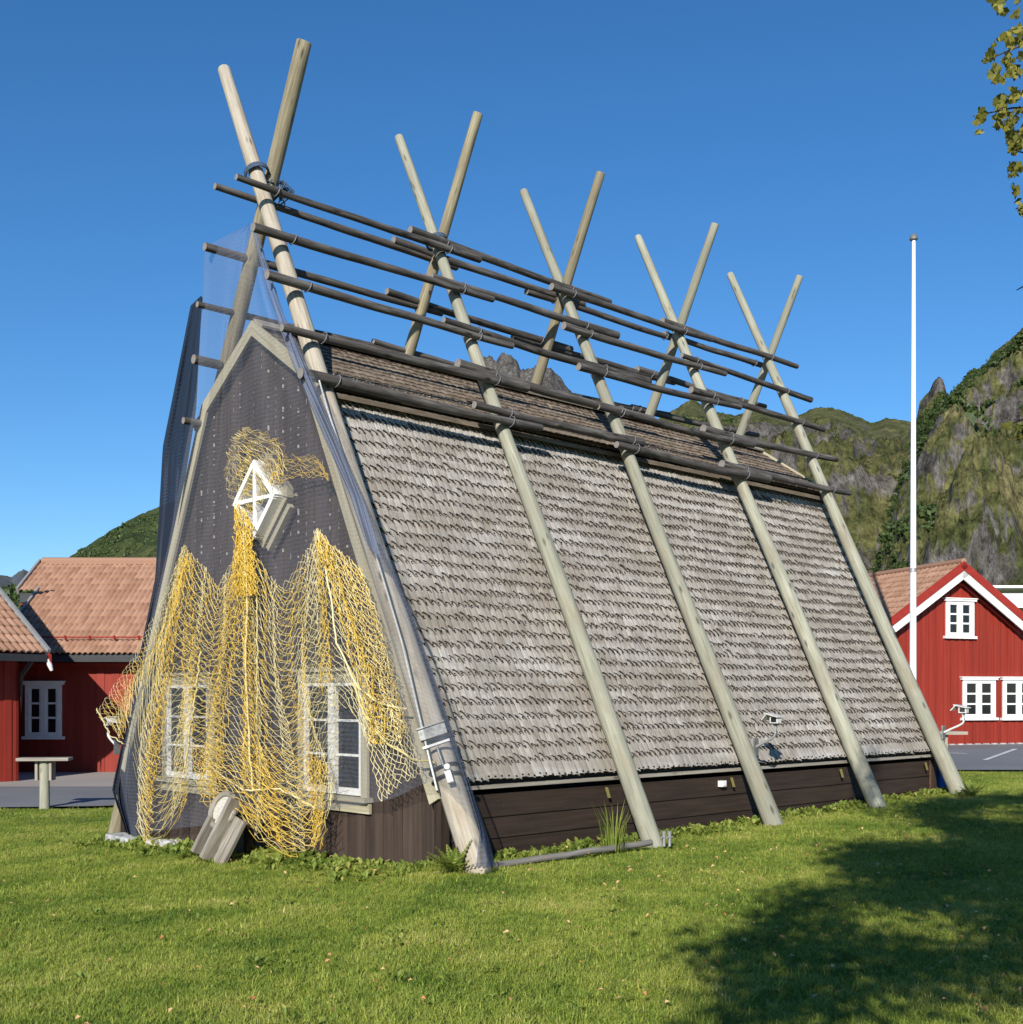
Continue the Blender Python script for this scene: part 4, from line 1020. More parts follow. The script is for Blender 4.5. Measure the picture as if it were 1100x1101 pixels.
# under-barge shade board
nwall = -rd
def rw(p): return on_plane(p, PKW, rd)
for (x0, y0, x1, y1) in ((1016, 647, 1046, 684), (1034, 731, 1069, 772), (1077, 731, 1112, 772)):
    a = rw((x0, y1)); c = rw((x1, y0)); P = (a+c)/2
    house_window(hr, P, g, nwall, abs((c-a) @ g), abs(c[2]-a[2]))
b = MB(); b.box(PKW-rd*.012+g*.1+UP*(zg-.02), 4.8*g, .08*UP, .03*rd)
for k in range(16):
    P = PKW-g*2.3+g*k*.31+UP*(zg+.0)-rd*.05; b.box(P, .16*g, .1*UP, .08*rd)
b.build('foundation', MAT['stone'], hr)
b = MB(); pth = [PKW+g*x+UP*(zpk-.42-abs(x)*slope)-rd*.12 for x in np.linspace(-.1, 2.3, 8)]; b.tube(pth, .04, 6); b.build('pipe', MAT['redtrim'], hr)
# house behind on the far right
hb_ = at_y((1120, 750), 60.); hb_[2] = .3
h2 = thing('red_house', hb_, 'low red house with a pale grey roof seen behind the right gable', 'house')
ex = np.array([1., 0, 0]); ey = np.array([0, 1., 0]); z1_ = at_y((1090, 660), 60)[2]; z2_ = at_y((1090, 640), 63)[2]
b = boardwall(hb_-ex*2.8, ex, 9, .1, z1_, -ey); b.build('wall', MAT['redwall'], h2)
b = MB(); A = hb_-ex*3.0; A[2] = z1_+.35; v = 3.4*ey+UP*(z2_-z1_-.3); b.box(A+ex*4.7+v/2-ey*.3, 9.4*ex, v, .12*UP); b.box(A+ex*4.7+v+3.4*ey/2, 9.4*ex, 3.4*ey-UP*(z2_-z1_-.3), .12*UP); b.build('roof', MAT['whitepaint_old'], h2)
b = MB(); b.box(hb_*[1, 1, 0]+ex*1.7-ey*.2+UP*(z1_-.12), 9.2*ex, .2*UP, .05*ey); b.build('fascia', MAT['white'], h2)

# left main house
hy = 30.; hl = thing('red_house', np.array([-9., hy, -.3]), 'red house with a tiled roof behind the yellow net, sunlit on its right half', 'house')
ze = at_y((0, 704), hy-.5)[2]; rz_ = at_y((0, 606), hy+4.)[2]; nrm_ = np.array([0, -1., 0])
vr = np.array([0, 4.5, rz_-ze]); lr = np.linalg.norm(vr); vr /= lr
b = boardwall(np.array([-13.0, hy, 0]), ex, 11, -.5, ze+.15, nrm_, bw=.19); b.build('wall', MAT['redwall'], hl)
b = boardwall(np.array([-13.0, hy, 0]), ey, 8, -.5, 0, -ex, lambda x: ze+.2+(rz_-ze-.2)*(1-abs(x-4)/4.0), bw=.19); b.build('wall', MAT['redwall'], hl)
tile_roof(np.array([-12.95, hy-.5, ze]), ex, vr, 11, lr*.66, 78, 9).build('roof', MAT['tile'], hl)
p66 = np.array([-13.52, hy-.5, ze])+vr*lr*.66
tile_roof(p66, ex, vr, 11.6, lr*.34, 82, 5).build('roof', MAT['tile'], hl)
b = MB(); b.box(np.array([-7.5, hy+4+4/2, (rz_+ze)/2]), 11.6*ex, np.array([0, 4.5, -(rz_-ze)]), .08*UP); b.build('roof', MAT['tile'], hl)
b = MB(); b.tube([np.array([x, hy+4.0, rz_+.07]) for x in np.linspace(-13.5, -2, 40)], .11, 8); b.build('ridge_tiles', MAT['tile'], hl)
b = MB(); b.box(np.array([-7.4, hy-.52, ze-.1]), 11.2*ex, .16*UP, .14*ey); b.box(np.array([-7.4, hy-.46, ze+.02]), 11.2*ex, .12*UP, .03*ey); b.build('gutter', MAT['gutter'], hl)
b = MB(); b.box(np.array([-7.4, hy-.12, ze-.24]), 11.0*ex, .08*UP, .06*ey); b.build('trim', MAT['redtrim'], hl)
b = MB()
b.box(np.array([-13.0, hy-.5, ze+.03])+vr*lr*.33, lr*.67*vr, .05*ex, .2*np.cross(ex, vr)); b.box(np.array([-13.57, hy-.5, ze+.03])+vr*lr*.83, lr*.35*vr, .06*ex, .2*np.cross(ex, vr)); b.build('bargeboard', MAT['metal'], hl)
b = MB(); b.box(p66+ex*.3-UP*.17+ey*.25, .6*ex, .26*UP, .5*ey); b.build('eave_box', MAT['gutter'], hl)
b = MB(); b.box(p66+ex*.3-UP*.36+ey*.3, .6*ex, .12*UP, .5*ey); b.build('trim', MAT['redtrim'], hl)
a = on_plane((28, 792), np.array([0, hy, 0]), ey); c = on_plane((67, 736), np.array([0, hy, 0]), ey)
house_window(hl, (a+c)/2, ex, nrm_, c[0]-a[0], c[2]-a[2])
# tile snow guards
b = MB()
for k in range(9):
    q = np.array([-11.9+k*.62, hy-.5, ze])+vr*.55+np.cross(ex, vr)*.12; b.tube([q, q+np.cross(ex, vr)*.12], .03, 5)
q0 = np.array([-12.2, hy-.5, ze])+vr*.55+np.cross(ex, vr)*.2; b.tube([q0, q0+ex*6.5], .02, 5); b.build('snow_guard', MAT['redtrim'], hl)
# near-left house, turned
an_ = R(50); ev = np.array([-math.cos(an_), -math.sin(an_), 0]); vh = np.array([-math.sin(an_), math.cos(an_), 0]); no = np.array([math.sin(an_), -math.cos(an_), 0])
wc_ = at_y((20, 750), 26.8); wc_[2] = -.3
ec = at_y((49, 703), 26.5)
hn = thing('red_house', wc_, 'corner of a red house with a tiled roof at the far left edge', 'house')
b = boardwall(wc_, ev, 9, -.5, ec[2]-.02, no, bw=.17); b.build('wall', MAT['redwall'], hn)
b = boardwall(wc_, vh, 7, -.5, 0, -ev, lambda x: ec[2]+(3.5-abs(x-3.5))*.62, bw=.17); b.build('wall', MAT['redwall'], hn)
vs = (vh+UP*.66); vs /= np.linalg.norm(vs)
tile_roof(ec, ev, vs, 10, 5.4, 60, 15, .04).build('roof', MAT['tile'], hn)
b = MB(); b.box(ec-ev*.05+vs*2.7+UP*.06, 5.5*vs, .07*ev, .16*np.cross(ev, vs)); b.build('bargeboard', MAT['metal'], hn)
b = MB(); b.box(ec+vh*3.9*2*.55+vh*1.6+ev*5+UP*2.3, 10*ev, 4.4*vh-UP*2.8, .08*UP); b.build('roof', MAT['tile'], hn)
b = MB(); b.box(ec+ev*5-UP*.10+no*.02, 10*ev, .16*UP, .14*no); b.build('gutter', MAT['gutter'], hn)
b = MB(); q = ec-ev*.06-UP*.1; b.box(q, .2*UP, .06*ev, .2*vh); b.build('trim', MAT['redtrim'], hn)
b = MB(); q = wc_+no*.08-ev*.02; b.tube([ec+ev*.3-UP*.15, np.array([*q[:2], ec[2]-.5]), np.array([*q[:2], 1.2]), np.array([*q[:2], -.25])], .05, 8); b.build('downpipe', MAT['gutter'], hn)
b = MB(); q = ec-ev*.02+UP*-.12+no*.05; b.tube([q, q-UP*.12-ev*.05, q-UP*.25-ev*.1], [.05, .06, .04], 8); b.build('gutter_end', MAT['white'], hn)

# ------------------------------------------------------------------ mountains
def mountain(name, prof, Yr, Y0, mat, nx, ny, rough=1., expo=1.25, seed=0, jag=1.5, cl=.35, win=70):
    xs_ = [p[0] for p in prof]; ys_ = [p[1] for p in prof]
    x0 = xs_[0]; x1 = xs_[-1]; P = np.zeros((nx, ny+6, 3))
    for i in range(nx):
        x = x0+(x1-x0)*i/(nx-1); a = (x-CX)/F_PX
        sharp = np.interp(x, xs_, ys_)+jag*(.6*mnoise.noise((x*.12, seed, 0))+.5*mnoise.noise((x*.33, seed, 1))+.4*mnoise.noise((x*.8, seed, 2)))
        soft = np.mean(np.interp(np.linspace(x-win, x+win, 25), xs_, ys_))
        yr = Yr*(1+.10*mnoise.noise((x*.008, seed, 2))); zr = max(1.5, EYE+yr*(HOR-sharp)/F_PX); zs = max(1.5, EYE+yr*(HOR-soft)/F_PX)
        for j in range(ny+6):
            if j < ny:
                t = j/(ny-1); Y = Y0+(yr-Y0)*t; X = a*Y; w = t**2.2; zz = zs*(1-w)+zr*w
                wx, wy = X+.10*Yr*mnoise.noise((X/Yr*9, Y/Yr*9, seed+20)), Y+.10*Yr*mnoise.noise((X/Yr*9, Y/Yr*9, seed+30))
                sc = 5.5/Yr
                rid = mnoise.ridged_multi_fractal((wx*sc, wy*sc, seed), .75, 2.15, 8, 1., 2.)-1.2
                fr = mnoise.fractal((X*sc*6, Y*sc*6, seed+3), .75, 2.1, 6)
                st = mnoise.noise((X*sc*1.5, Y*sc*.8, seed+8))
                hs = t**expo; hs = hs+cl*.05*math.sin(hs*23+5*st)*math.sin(math.pi*t)
                amp = zs*.26*rough*math.sin(math.pi*t)**.6 if 0 < t < 1 else 0
                z = zz*hs+amp*(.40*rid+.22*fr)
                lim = zr*(1-1.15*(1-t)); z = min(z, max(lim, zz*.2)) if t > .75 else z
                cap = EYE+(zr-EYE)*(Y/yr)*(.99-.10*(1-t)) if j < ny-1 else zr
                cps = EYE+(zs-EYE)*(Y/yr)*(1.-.06*(1-t)); cap = cap*w+cps*(1-w) if t < .9 else cap; z = cap-.6*math.log1p(max(0., cap-z)/.6) if False else min(z, cap)
                P[i, j] = (X, Y, zr if j == ny-1 else max(z, -1.)-(1 if j == 0 else 0))
            else:
                k = j-ny+1; Y = yr*(1+.06*k); P[i, j] = (a*Y, Y, zr*(1-.1*k)-2*k)
    b = MB(); b.grid(P, rnd=.5, flip=True); o = b.build(name, mat); tag(o, None, None, None, 'structure'); return P
PA = mountain('mountain', [(740, 752), (860, 748), (905, 735), (930, 690), (948, 600), (957, 540), (963, 500), (970, 472), (985, 454), (989, 432), (996, 424), (1001, 418), (1008, 409), (1014, 408), (1018, 426), (1024, 431), (1035, 408), (1048, 396), (1060, 395), (1066, 380), (1075, 374), (1084, 367), (1100, 352), (1150, 322), (1260, 340), (1500, 460)], 430, 75, MAT['mount_near'], 520, 270, 1.35, 1.1, 11, jag=3., cl=1.2)
mountain('mountain', [(960, 640), (972, 560), (981, 490), (988, 446), (991, 432), (996, 425), (1000, 420), (1004, 410), (1009, 405), (1014, 407), (1018, 424), (1022, 452), (1028, 500), (1038, 560), (1055, 640)], 405, 345, MAT['mount_spire'], 120, 60, .7, .8, 83, jag=3., cl=1., win=14)
PBm = mountain('mountain', [(300, 700), (420, 560), (500, 470), (560, 440), (640, 446), (700, 455), (745, 428), (760, 440), (790, 447), (820, 437), (845, 452), (862, 445), (878, 438), (895, 438), (915, 445), (938, 455), (950, 450), (975, 452), (1010, 462), (1100, 480), (1200, 560)], 950, 110, MAT['mount_mid'], 420, 170, 1.0, 1.1, 23, jag=2.5, cl=.8)
mountain('mountain', [(440, 560), (470, 480), (500, 402), (512, 392), (520, 384), (528, 383), (533, 389), (540, 379), (546, 380), (551, 384), (556, 388), (560, 398), (572, 395), (580, 392), (592, 396), (602, 405), (608, 414), (625, 432), (680, 500), (720, 560)], 1400, 900, MAT['mount_spire'], 220, 90, 1.2, .9, 37, jag=4, cl=1., win=20)
PDm = mountain('hill', [(-60, 740), (-10, 690), (30, 650), (50, 618), (66, 604), (90, 589), (120, 570), (150, 553), (175, 544), (230, 520), (330, 485), (420, 520), (520, 600)], 520, 90, MAT['hill_green'], 240, 150, .6, 1.1, 51, jag=2.2, cl=.5)
mountain('mountain', [(-200, 640), (-100, 628), (-30, 622), (0, 618), (12, 620), (25, 612), (33, 616), (50, 619), (80, 632), (140, 650)], 3200, 1500, MAT['ridge_far'], 140, 60, .8, 1.1, 61, jag=2, cl=.5)
PFm = mountain('hill', [(-220, 640), (-60, 650), (0, 640), (25, 632), (45, 628), (70, 640), (120, 660)], 230, 70, MAT['hill_green'], 120, 70, .3, 1.1, 71, jag=3, cl=.1)

# scrub bushes on the slopes (stuff)
def leafclump(n, rad, size, flat=.7):
    V = []; F = []; Rr = []
    for i in range(n):
        d = rng.normal(0, 1, 3); d /= np.linalg.norm(d); d[2] = abs(d[2])*1.0-.15; p = d*rad*rng.uniform(.55, 1)*np.array([1, 1, flat])
        a = rng.normal(0, 1, 3); a /= np.linalg.norm(a); bb = np.cross(a, d+.3*rng.normal(0, 1, 3)); bb /= np.linalg.norm(bb)+1e-9
        s = size*rng.uniform(.6, 1.3); k = len(V); V += [p-a*s, p+bb*s*.6, p+a*s, p-bb*s*.6]; F.append((k, k+1, k+2, k+3)); Rr.append(rng.random())
    return V, F, Rr
def scrub(name, grids, counts, sz, mat):
    b = MB(); tmpl = [leafclump(70, 1., .20, .8) for _ in range(6)]; VV = []; FF = []; RR = []; base = 0
    for P, cnt, jr, dens in grids:
        nx, ny, _ = P.shape; done = 0; tr = 0
        while done < cnt and tr < cnt*12:
            tr += 1; i = rng.integers(1, nx-1); j = rng.integers(jr[0], jr[1]); p = P[i, j]+(P[min(i+1, nx-1), j]-P[i, j])*rng.random()
            if mnoise.noise((p[0]*.02, p[1]*.02, 4.))+.6*mnoise.noise((p[0]*.09, p[1]*.09, 9.)) < dens: continue
            q = proj(p)
            if q[0] < -40 or q[0] > 1140 or p[1] < 170: continue
            dz = abs(P[i, min(j+1, ny-1)][2]-P[i, j][2])/(abs(P[i, min(j+1, ny-1)][1]-P[i, j][1])+.01)
            if dz > 1.1: continue
            V, F, Rr = tmpl[rng.integers(6)]; s = sz*rng.lognormal(0, .4); k = np.array(V)*s*np.array([1, 1, rng.uniform(.8, 1.3)])+p
            VV.append(k); FF.append(np.array(F)+base); RR += Rr; base += len(V); done += 1
    me = bpy.data.meshes.new(name); V = np.concatenate(VV); F = np.concatenate(FF); me.from_pydata(V.tolist(), [], F.tolist())
    at_ = me.attributes.new('rnd', 'FLOAT', 'FACE'); at_.data.foreach_set('value', np.array(RR, dtype=np.float32)); me.materials.append(mat); me.update()
    o = bpy.data.objects.new(name, me); COL.objects.link(o); tag(o, 'green scrub scattered on the mountain slopes', 'scrub', None, 'stuff'); return o
scrub('scrub', [(PA, 6500, (20, 240), -.02), (PDm, 2600, (20, 140), -.15), (PBm, 900, (20, 120), .15), (PFm, 900, (20, 69), -.6)], None, 1.15, MAT['scrub'])

# ------------------------------------------------------------------ lawn: grass blades, fallen leaves, weeds
def tuft(name, n, hgt, spread, wid, lean=.5):
    V = []; F = []; Rr = []
    for i in range(n):
        a = rng.uniform(0, 6.28); r = spread*math.sqrt(rng.random()); p = np.array([r*math.cos(a), r*math.sin(a), 0]); h = hgt*rng.uniform(.5, 1.15)
        dr = rng.uniform(0, 6.28); ln = np.array([math.cos(dr), math.sin(dr), 0])*h*lean*rng.uniform(.2, 1.2); w = np.array([-math.sin(dr), math.cos(dr), 0])*wid*rng.uniform(.7, 1.2)
        k = len(V); V += [p-w, p+w, p+ln*.35+UP*h*.6+w*.75, p+ln*.35+UP*h*.6-w*.75, p+ln+UP*h*.92]
        F += [(k, k+1, k+2, k+3), (k+3, k+2, k+4)]; q = rng.random(); Rr += [q, q]
    me = bpy.data.meshes.new(name); me.from_pydata([tuple(v) for v in V], [], F); at_ = me.attributes.new('rnd', 'FLOAT', 'FACE'); at_.data.foreach_set('value', np.array(Rr, dtype=np.float32))
    me.materials.append(MAT['blade']); me.update(); return me
def scatter(name, base_me, tmpl, dens_attr, dmax, smin, smax, label, cat, seed):
    """geometry nodes: instances of a tuft mesh on an invisible-free carrier sheet (carrier is dropped)"""
    o = bpy.data.objects.new(name, base_me); COL.objects.link(o); tag(o, label, cat, None, 'stuff')
    to = bpy.data.objects.new(name+'_tuft', tmpl)
    ng = bpy.data.node_groups.new(name, 'GeometryNodeTree')
    ng.interface.new_socket('Geometry', in_out='INPUT', socket_type='NodeSocketGeometry'); ng.interface.new_socket('Geometry', in_out='OUTPUT', socket_type='NodeSocketGeometry')
    N = ng.nodes; gi = N.new('NodeGroupInput'); go = N.new('NodeGroupOutput')
    dp = N.new('GeometryNodeDistributePointsOnFaces'); dp.inputs['Seed'].default_value = seed
    na = N.new('GeometryNodeInputNamedAttribute'); na.data_type = 'FLOAT'; na.inputs['Name'].default_value = dens_attr
    mu = N.new('ShaderNodeMath'); mu.operation = 'MULTIPLY'; mu.inputs[1].default_value = dmax
    ip = N.new('GeometryNodeInstanceOnPoints'); oi = N.new('GeometryNodeObjectInfo'); oi.inputs['Object'].default_value = to
    rv = N.new('FunctionNodeRandomValue'); rv.data_type = 'FLOAT_VECTOR'; rv.inputs[0].default_value = (-.12, -.12, 0); rv.inputs[1].default_value = (.12, .12, 6.28)
    rs = N.new('FunctionNodeRandomValue'); rs.data_type = 'FLOAT'; rs.inputs[2].default_value = smin; rs.inputs[3].default_value = smax
    ln = ng.links.new
    ln(gi.outputs[0], dp.inputs['Mesh']); ln(na.outputs[0], mu.inputs[0]); ln(mu.outputs[0], dp.inputs['Density'])
    ln(dp.outputs['Points'], ip.inputs['Points']); ln(oi.outputs['Geometry'], ip.inputs['Instance']); ln(rv.outputs[0], ip.inputs['Rotation']); ln(rs.outputs[1], ip.inputs['Scale'])
    ln(ip.outputs[0], go.inputs[0])
    md = o.modifiers.new('scatter', 'NODES'); md.node_group = ng; return o
def in_cabin(x, y):
    q = np.array([x, y, 0])-C0; u, s = q @ E_, q @ D; return -.02 < u < W+.05 and -.02 < s < L+.05
def carrier(name, densf, x0, x1, y0, y1, st):
    xs_ = np.arange(x0, x1, st); ys_ = np.arange(y0, y1, st); V = [(x, y, gz(x, y)+.03*mnoise.noise((x*.7, y*.7, 0))+.012*mnoise.noise((x*2.3, y*2.3, 5))-.035) for x in xs_ for y in ys_]
    ny = len(ys_); F = []; dens = [densf(v[0], v[1]) for v in V]
    for i in range(len(xs_)-1):
        for j in range(ny-1):
            q = (i*ny+j, (i+1)*ny+j, (i+1)*ny+j+1, i*ny+j+1)
            if any(dens[k] > 0 for k in q): F.append(q)
    me = bpy.data.meshes.new(name); me.from_pydata(V, [], F); at_ = me.attributes.new('dens', 'FLOAT', 'POINT'); at_.data.foreach_set('value', np.array(dens, dtype=np.float32)); me.update(); return me
def vis(x, y, m=.6): return y > 3 and abs(x) < .46*y+m
def dgrass(x, y):
    if not vis(x, y) or y > front(x)-.15 or in_cabin(x, y): return 0
    d = min(1., (7.5/y)**1.1); return d*(.75+.5*mnoise.noise((x*.8, y*.8, 3)))
me = carrier('grass', dgrass, -11, 13, 4.6, 23.6, .3)
scatter('grass', me, tuft('grass_tuft', 20, .038, .06, .0021, 1.3), 'dens', 1100, .5, 1.3, 'short green and straw coloured grass covering the lawn', 'grass', 3)
def dtall(x, y):
    if not vis(x, y) or y > front(x)-.2 or in_cabin(x, y): return 0
    n = mnoise.noise((x*1.1, y*1.1, 13))+.5*mnoise.noise((x*3.1, y*3.1, 14)); return max(0, n-.42)*2.2*min(1, 8/y)
me = carrier('grass', dtall, -11, 13, 4.6, 23.6, .2)
scatter('grass', me, tuft('grass_tuft', 16, .058, .07, .0032, 1.1), 'dens', 260, .7, 1.3, 'darker longer clumps of grass in the lawn', 'grass', 5)
# broad-leaved weeds along the cabin and in the lawn
def weedmesh(name, pts, sizes, leaf_n, mat, label, cat, tall=1.):
    VV = []; FF = []; RR = []; k = 0
    for (x, y), sz in zip(pts, sizes):
        for i in range(leaf_n):
            a = rng.uniform(0, 6.28); el = rng.uniform(.2, 1.3); d = np.array([math.cos(a)*math.cos(el), math.sin(a)*math.cos(el), math.sin(el)*tall]); l = sz*rng.uniform(.5, 1.2); w = np.array([-math.sin(a), math.cos(a), 0])*l*.22
            p = np.array([x+rng.normal(0, .03), y+rng.normal(0, .03), gz(x, y)-.02]); tip = p+d*l; m1 = p+d*l*.55
            VV += [p, m1-w+UP*.1*l, tip-UP*.1*l, m1+w+UP*.1*l]; FF.append((k, k+1, k+2, k+3)); RR.append(rng.random()); k += 4
    me = bpy.data.meshes.new(name); me.from_pydata([tuple(v) for v in VV], [], FF); at_ = me.attributes.new('rnd', 'FLOAT', 'FACE'); at_.data.foreach_set('value', np.array(RR, dtype=np.float32)); me.materials.append(mat); me.update()
    o = bpy.data.objects.new(name, me); COL.objects.link(o); tag(o, label, cat, None, 'stuff'); return o
pts = []; sz = []
for i in range(420):
    s = rng.uniform(-.1, L+.3); u = -abs(rng.normal(0, .22))-.06
    if mnoise.noise((s*1.3, 2, 2)) < -.25: continue
    p = H(u, s, 0); pts.append(p[:2]); sz.append(rng.uniform(.04, .11))
for i in range(620):
    u = rng.uniform(.0, W+.2); s = -abs(rng.normal(0, .30))-.06
    p = H(u, s, 0); pts.append(p[:2]); sz.append(rng.uniform(.04, .12)*(1.2 if 2 < u < 4.5 else 1))
for i in range(700):
    y = rng.uniform(5.5, 17); x = rng.uniform(-.47, .47)*y
    if in_cabin(x, y) or mnoise.noise((x*.9, y*.9, 31)) < .1: continue
    pts.append((x, y)); sz.append(rng.uniform(.03, .075))
weedmesh('weeds', pts, sz, 9, MAT['weed'], 'broad leaved weeds along the foot of the cabin and in the lawn', 'weeds')
# tall grass tuft by the log, fern by the corner pole
def tallgrass(p, n, h, label, name='grass_tuft', mat='weed', wid=.006):
    b = MB()
    for i in range(n):
        a = rng.uniform(0, 6.28); r = rng.uniform(0, .12); q = p+np.array([r*math.cos(a), r*math.sin(a), 0]); hh_ = h*rng.uniform(.5, 1.1); ln = np.array([math.cos(a), math.sin(a), 0])*hh_*rng.uniform(.1, .5); w = np.array([math.cos(a+1.57), math.sin(a+1.57), 0])*wid
        b.add([q-w, q+w, q+ln*.35+UP*hh_*.6+w*.8, q+ln*.35+UP*hh_*.6-w*.8, q+ln+UP*hh_], [(0, 1, 2, 3), (3, 2, 4)])
    return tag(b.build(name, MAT[mat], None, p), label, 'plant')
tallgrass(gpoint((660, 914), .13), 46, .48, 'tall tuft of grass beside the log below the brown planks')
def fern(p, label, n=34, h=.34):
    b = MB()
    for i in range(n):
        a = rng.uniform(0, 6.28); el = rng.uniform(.3, 1.2); d = np.array([math.cos(a)*math.cos(el), math.sin(a)*math.cos(el), math.sin(el)]); l = h*rng.uniform(.5, 1.1)
        for t in np.linspace(.25, 1, 7):
            c = p+d*l*t-UP*.2*l*t*t; w = np.array([-math.sin(a), math.cos(a), 0])*l*.24*(1.15-t); f = d*l*.07
            for sg in (-1, 1): b.add([c, c+sg*w*.5+f*1.2, c+sg*w+f*.3, c+sg*w*.5-f*.5], [(0, 1, 2, 3)])
    return tag(b.build('leafy_plant', MAT['weed'], None, p), label, 'plant')
fern(gpoint((494, 937), .09)-D*.05, 'bushy green plant at the foot of the pale corner pole')
fern(gpoint((1045, 856), .24), 'low green plant at the foot of the far end pole', 26, .28)
fern(gpoint((745, 885), .1), 'small leafy plant by the planks right of the second near side pole', 16, .22) if False else None
# fallen leaves
b = MB()
for i in range(900):
    y = rng.uniform(5.4, 14); x = rng.uniform(-.45, .45)*y
    if in_cabin(x, y) or rng.random() > .35+.65*smooth((x+1)/3): continue
    z = gz(x, y)+.045+rng.uniform(-.02, .012); a = rng.uniform(0, 6.28); l = rng.uniform(.008, .021); d = np.array([math.cos(a), math.sin(a), rng.uniform(-.5, .6)]); w = np.array([-math.sin(a), math.cos(a), rng.uniform(-.5, .5)]); p = np.array([x, y, z])
    b.add([p-d*l, p+w*l*.7+UP*.008, p+d*l, p-w*l*.7+UP*.008], [(0, 1, 2), (0, 2, 3)])
o = b.build('fallen_leaves', MAT['deadleaf']); tag(o, 'small orange and pale fallen leaves scattered in the grass', 'leaves', None, 'stuff')

# ------------------------------------------------------------------ sun and birch tree
SB_, SE = R(12.), R(26.)
Ld = np.array([math.sin(SB_)*math.cos(SE), math.cos(SB_)*math.cos(SE), -math.sin(SE)])
shadow_px = [(775, 1130), (748, 1085), (745, 1072), (772, 1055), (762, 1030), (815, 1018), (820, 995), (845, 967), (905, 957), (940, 968), (935, 950), (900, 938), (895, 922), (950, 914), (1020, 920), (1040, 908), (1000, 898), (990, 889), (965, 883), (1005, 873), (1060, 866), (1100, 862), (1300, 858), (1400, 1000), (1200, 1130)]
SP = [on_plane(p, np.array([0, 0, .1 if p[1] < 1000 else .03]), UP)[:2] for p in shadow_px]
def inpoly(x, y, Pg):
    c = False; n = len(Pg); j = n-1
    for i in range(n):
        if (Pg[i][1] > y) != (Pg[j][1] > y) and x < (Pg[j][0]-Pg[i][0])*(y-Pg[i][1])/(Pg[j][1]-Pg[i][1])+Pg[i][0]: c = not c
        j = i
    return c
branch_px = [[(1062, 0), (1075, 14), (1120, 30), (1120, 0)], [(1057, 66), (1070, 45), (1100, 22), (1120, 30), (1120, 95), (1085, 85), (1068, 90)], [(1046, 125), (1065, 108), (1085, 95), (1120, 95), (1120, 150), (1090, 165), (1072, 135), (1050, 145)],
             [(1085, 160), (1120, 150), (1120, 240), (1098, 230), (1085, 195)], [(1092, 225), (1120, 210), (1120, 240)], [(1093, 312), (1120, 305), (1120, 322)], [(1070, 462), (1085, 455), (1120, 450), (1120, 475), (1085, 472)]]
def hidden(p):
    if p[1] < .2: return True
    q = proj(p); return q[0] > 1108 or q[0] < -8 or q[1] < -8 or q[1] > 1110
tb = np.array([5.2, .2, gz(5.2)-.1]); tree = thing('birch_tree', tb, 'birch tree at the right with yellow green leaves hanging into view', 'tree')
cl = []
tries = 0
xsP = [p[0] for p in SP]; ysP = [p[1] for p in SP]
while len(cl) < 900 and tries < 60000:
    tries += 1; gx, gy = rng.uniform(min(xsP), max(xsP)), rng.uniform(min(ysP), max(ysP))
    if not inpoly(gx, gy, SP): continue
    if mnoise.noise((gx*1.3, gy*.8, 8.5)) < -.15: continue
    z = rng.uniform(2.9, 7.6); k = (z-gz(gx))/math.tan(SE); p = np.array([gx-math.sin(SB_)*k, gy-math.cos(SB_)*k, z])
    if np.linalg.norm((p-np.array([4.2, .2, 5.2]))/np.array([6.6, 9.0, 3.6])) > 1: continue
    if not hidden(p) or not all(hidden(p+np.array(d)*.55) for d in ((1, 0, 0), (-1, 0, 0), (0, 1, 0), (0, -1, 0), (0, 0, 1), (0, 0, -1))): continue
    cl.append(p)
V = []; Fc = []; RR = []
def leaf(p, s, drop=.6):
    d = rng.normal(0, 1, 3); d[2] -= drop; d /= np.linalg.norm(d); w = np.cross(d, rng.normal(0, 1, 3)); w /= np.linalg.norm(w)+1e-9; k = len(V)
    V.extend([p-d*s, p-d*s*.1+w*s*.72, p+d*s, p-d*s*.1-w*s*.72]); Fc.append((k, k+1, k+2, k+3)); RR.append(rng.random())
for p in cl:
    for i in range(46):
        q = p+rng.normal(0, .17, 3); sz_ = rng.uniform(.035, .06)
        if hidden(q) and all(hidden(q+np.array(d)*.12) for d in ((1, 0, 0), (-1, 0, 0), (0, 1, 0), (0, -1, 0), (0, 0, 1), (0, 0, -1))): leaf(q, sz_)
vb = []
for poly in branch_px:
    x0_, x1_ = min(p[0] for p in poly), max(p[0] for p in poly); y0_, y1_ = min(p[1] for p in poly), max(p[1] for p in poly)
    area = (x1_-x0_)*(y1_-y0_); n = int(area/11)+9; got = 0
    for t_ in range(n*6):
        if got >= n: break
        q = (rng.uniform(x0_, x1_), rng.uniform(y0_, y1_))
        if not inpoly(q[0], q[1], poly): continue
        if mnoise.noise((q[0]*.085, q[1]*.085, 3)) < .0: continue
        p = at_y(q, 6.4+rng.uniform(-.5, .6)); leaf(p, rng.uniform(.016, .027)); got += 1
    a = at_y(poly[0], 6.4); c = at_y((1130, (y0_+y1_)/2-15), 6.3); vb.append((a, c))
me = bpy.data.meshes.new('crown'); me.from_pydata([tuple(v-tb) for v in V], [], Fc); at_ = me.attributes.new('rnd', 'FLOAT', 'FACE'); at_.data.foreach_set('value', np.array(RR, dtype=np.float32)); me.materials.append(MAT['birchleaf']); me.update()
o = bpy.data.objects.new('crown', me); COL.objects.link(o); o.parent = tree
b = MB(); trunk_pts = [tb+np.array([.25*math.sin(z*.5), .1*z**.5*.5, z]) for z in np.linspace(0, 8.2, 16)]; b.tube(trunk_pts, list(np.linspace(.17, .03, 16)), 10); b.build('trunk', MAT['bark'], tree)
b = MB()
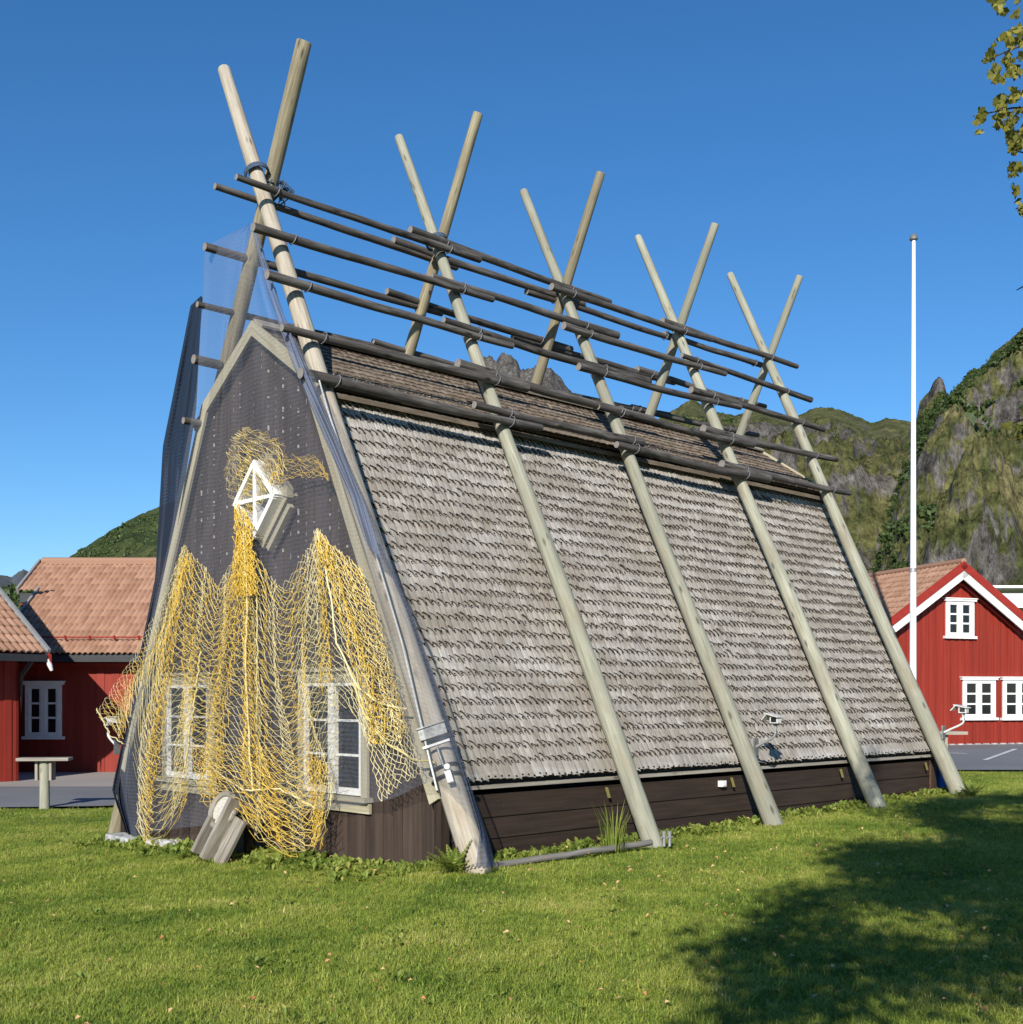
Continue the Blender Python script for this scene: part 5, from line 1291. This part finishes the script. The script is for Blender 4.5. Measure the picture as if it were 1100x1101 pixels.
def limb(a, c, r0, r1):
    m_ = (a+c)/2+UP*.25; ts = np.linspace(0, 1, 8); pts_ = [(1-t)**2*a+2*t*(1-t)*m_+t*t*c for t in ts]; b.tube(pts_, list(np.linspace(r0, r1, 8)), 6)
for p in cl[::9]:
    zt = min(8, max(1.8, p[2]-.8)); a = trunk_pts[int(zt/8.2*15)]
    lm = [(1-t)*a+t*p+UP*.25*4*t*(1-t)/2 for t in np.linspace(0, 1, 8)]
    if all(hidden(q) for q in lm): limb(a, p, .035, .006)
for a, c in vb:
    b.tube([c, (a+c)/2+UP*.02, a], [.008, .005, .003], 5); s_ = trunk_pts[int(min(7.5, max(2, c[2]))/8.2*15)]; limb(s_, c, .03, .008)
b.build('branches', MAT['twig'], tree)

# ------------------------------------------------------------------ light, sky, camera
sun = bpy.data.lights.new('sun', 'SUN'); sun.energy = 4.2; sun.angle = R(.53); sun.color = (1., .95, .87)
so = bpy.data.objects.new('sun', sun); COL.objects.link(so); so.rotation_euler = Vector(Ld).to_track_quat('-Z', 'Y').to_euler(); so.location = (0, 0, 30)
w = bpy.data.worlds.new('World'); scene.world = w; w.use_nodes = True; nt = w.node_tree
sk = nt.nodes.new('ShaderNodeTexSky'); sk.sky_type = 'NISHITA'; sk.sun_disc = False; sk.sun_elevation = SE; sk.sun_rotation = R(192.)
sk.altitude = 0; sk.air_density = 1.0; sk.dust_density = .0; sk.ozone_density = 6.
bg = nt.nodes['Background']; bg.inputs['Strength'].default_value = .09; hs = nt.nodes.new('ShaderNodeHueSaturation'); hs.inputs['Saturation'].default_value = 1.15; nt.links.new(sk.outputs[0], hs.inputs['Color']); nt.links.new(hs.outputs[0], bg.inputs['Color'])
cam = bpy.data.cameras.new('camera'); cam.sensor_fit = 'HORIZONTAL'; cam.sensor_width = 36; cam.lens = 36*F_PX/1100; cam.shift_y = (HOR-550.5)/1100; cam.clip_end = 12000; cam.clip_start = .05
co = bpy.data.objects.new('camera', cam); COL.objects.link(co); co.location = (0, 0, EYE); co.rotation_euler = (R(90), 0, 0); scene.camera = co
scene.view_settings.view_transform = 'Standard'; scene.view_settings.look = 'None'; scene.view_settings.exposure = .58; scene.view_settings.gamma = 1
scene.cycles.use_denoising = True; scene.cycles.transparent_max_bounces = 24; scene.cycles.max_bounces = 8
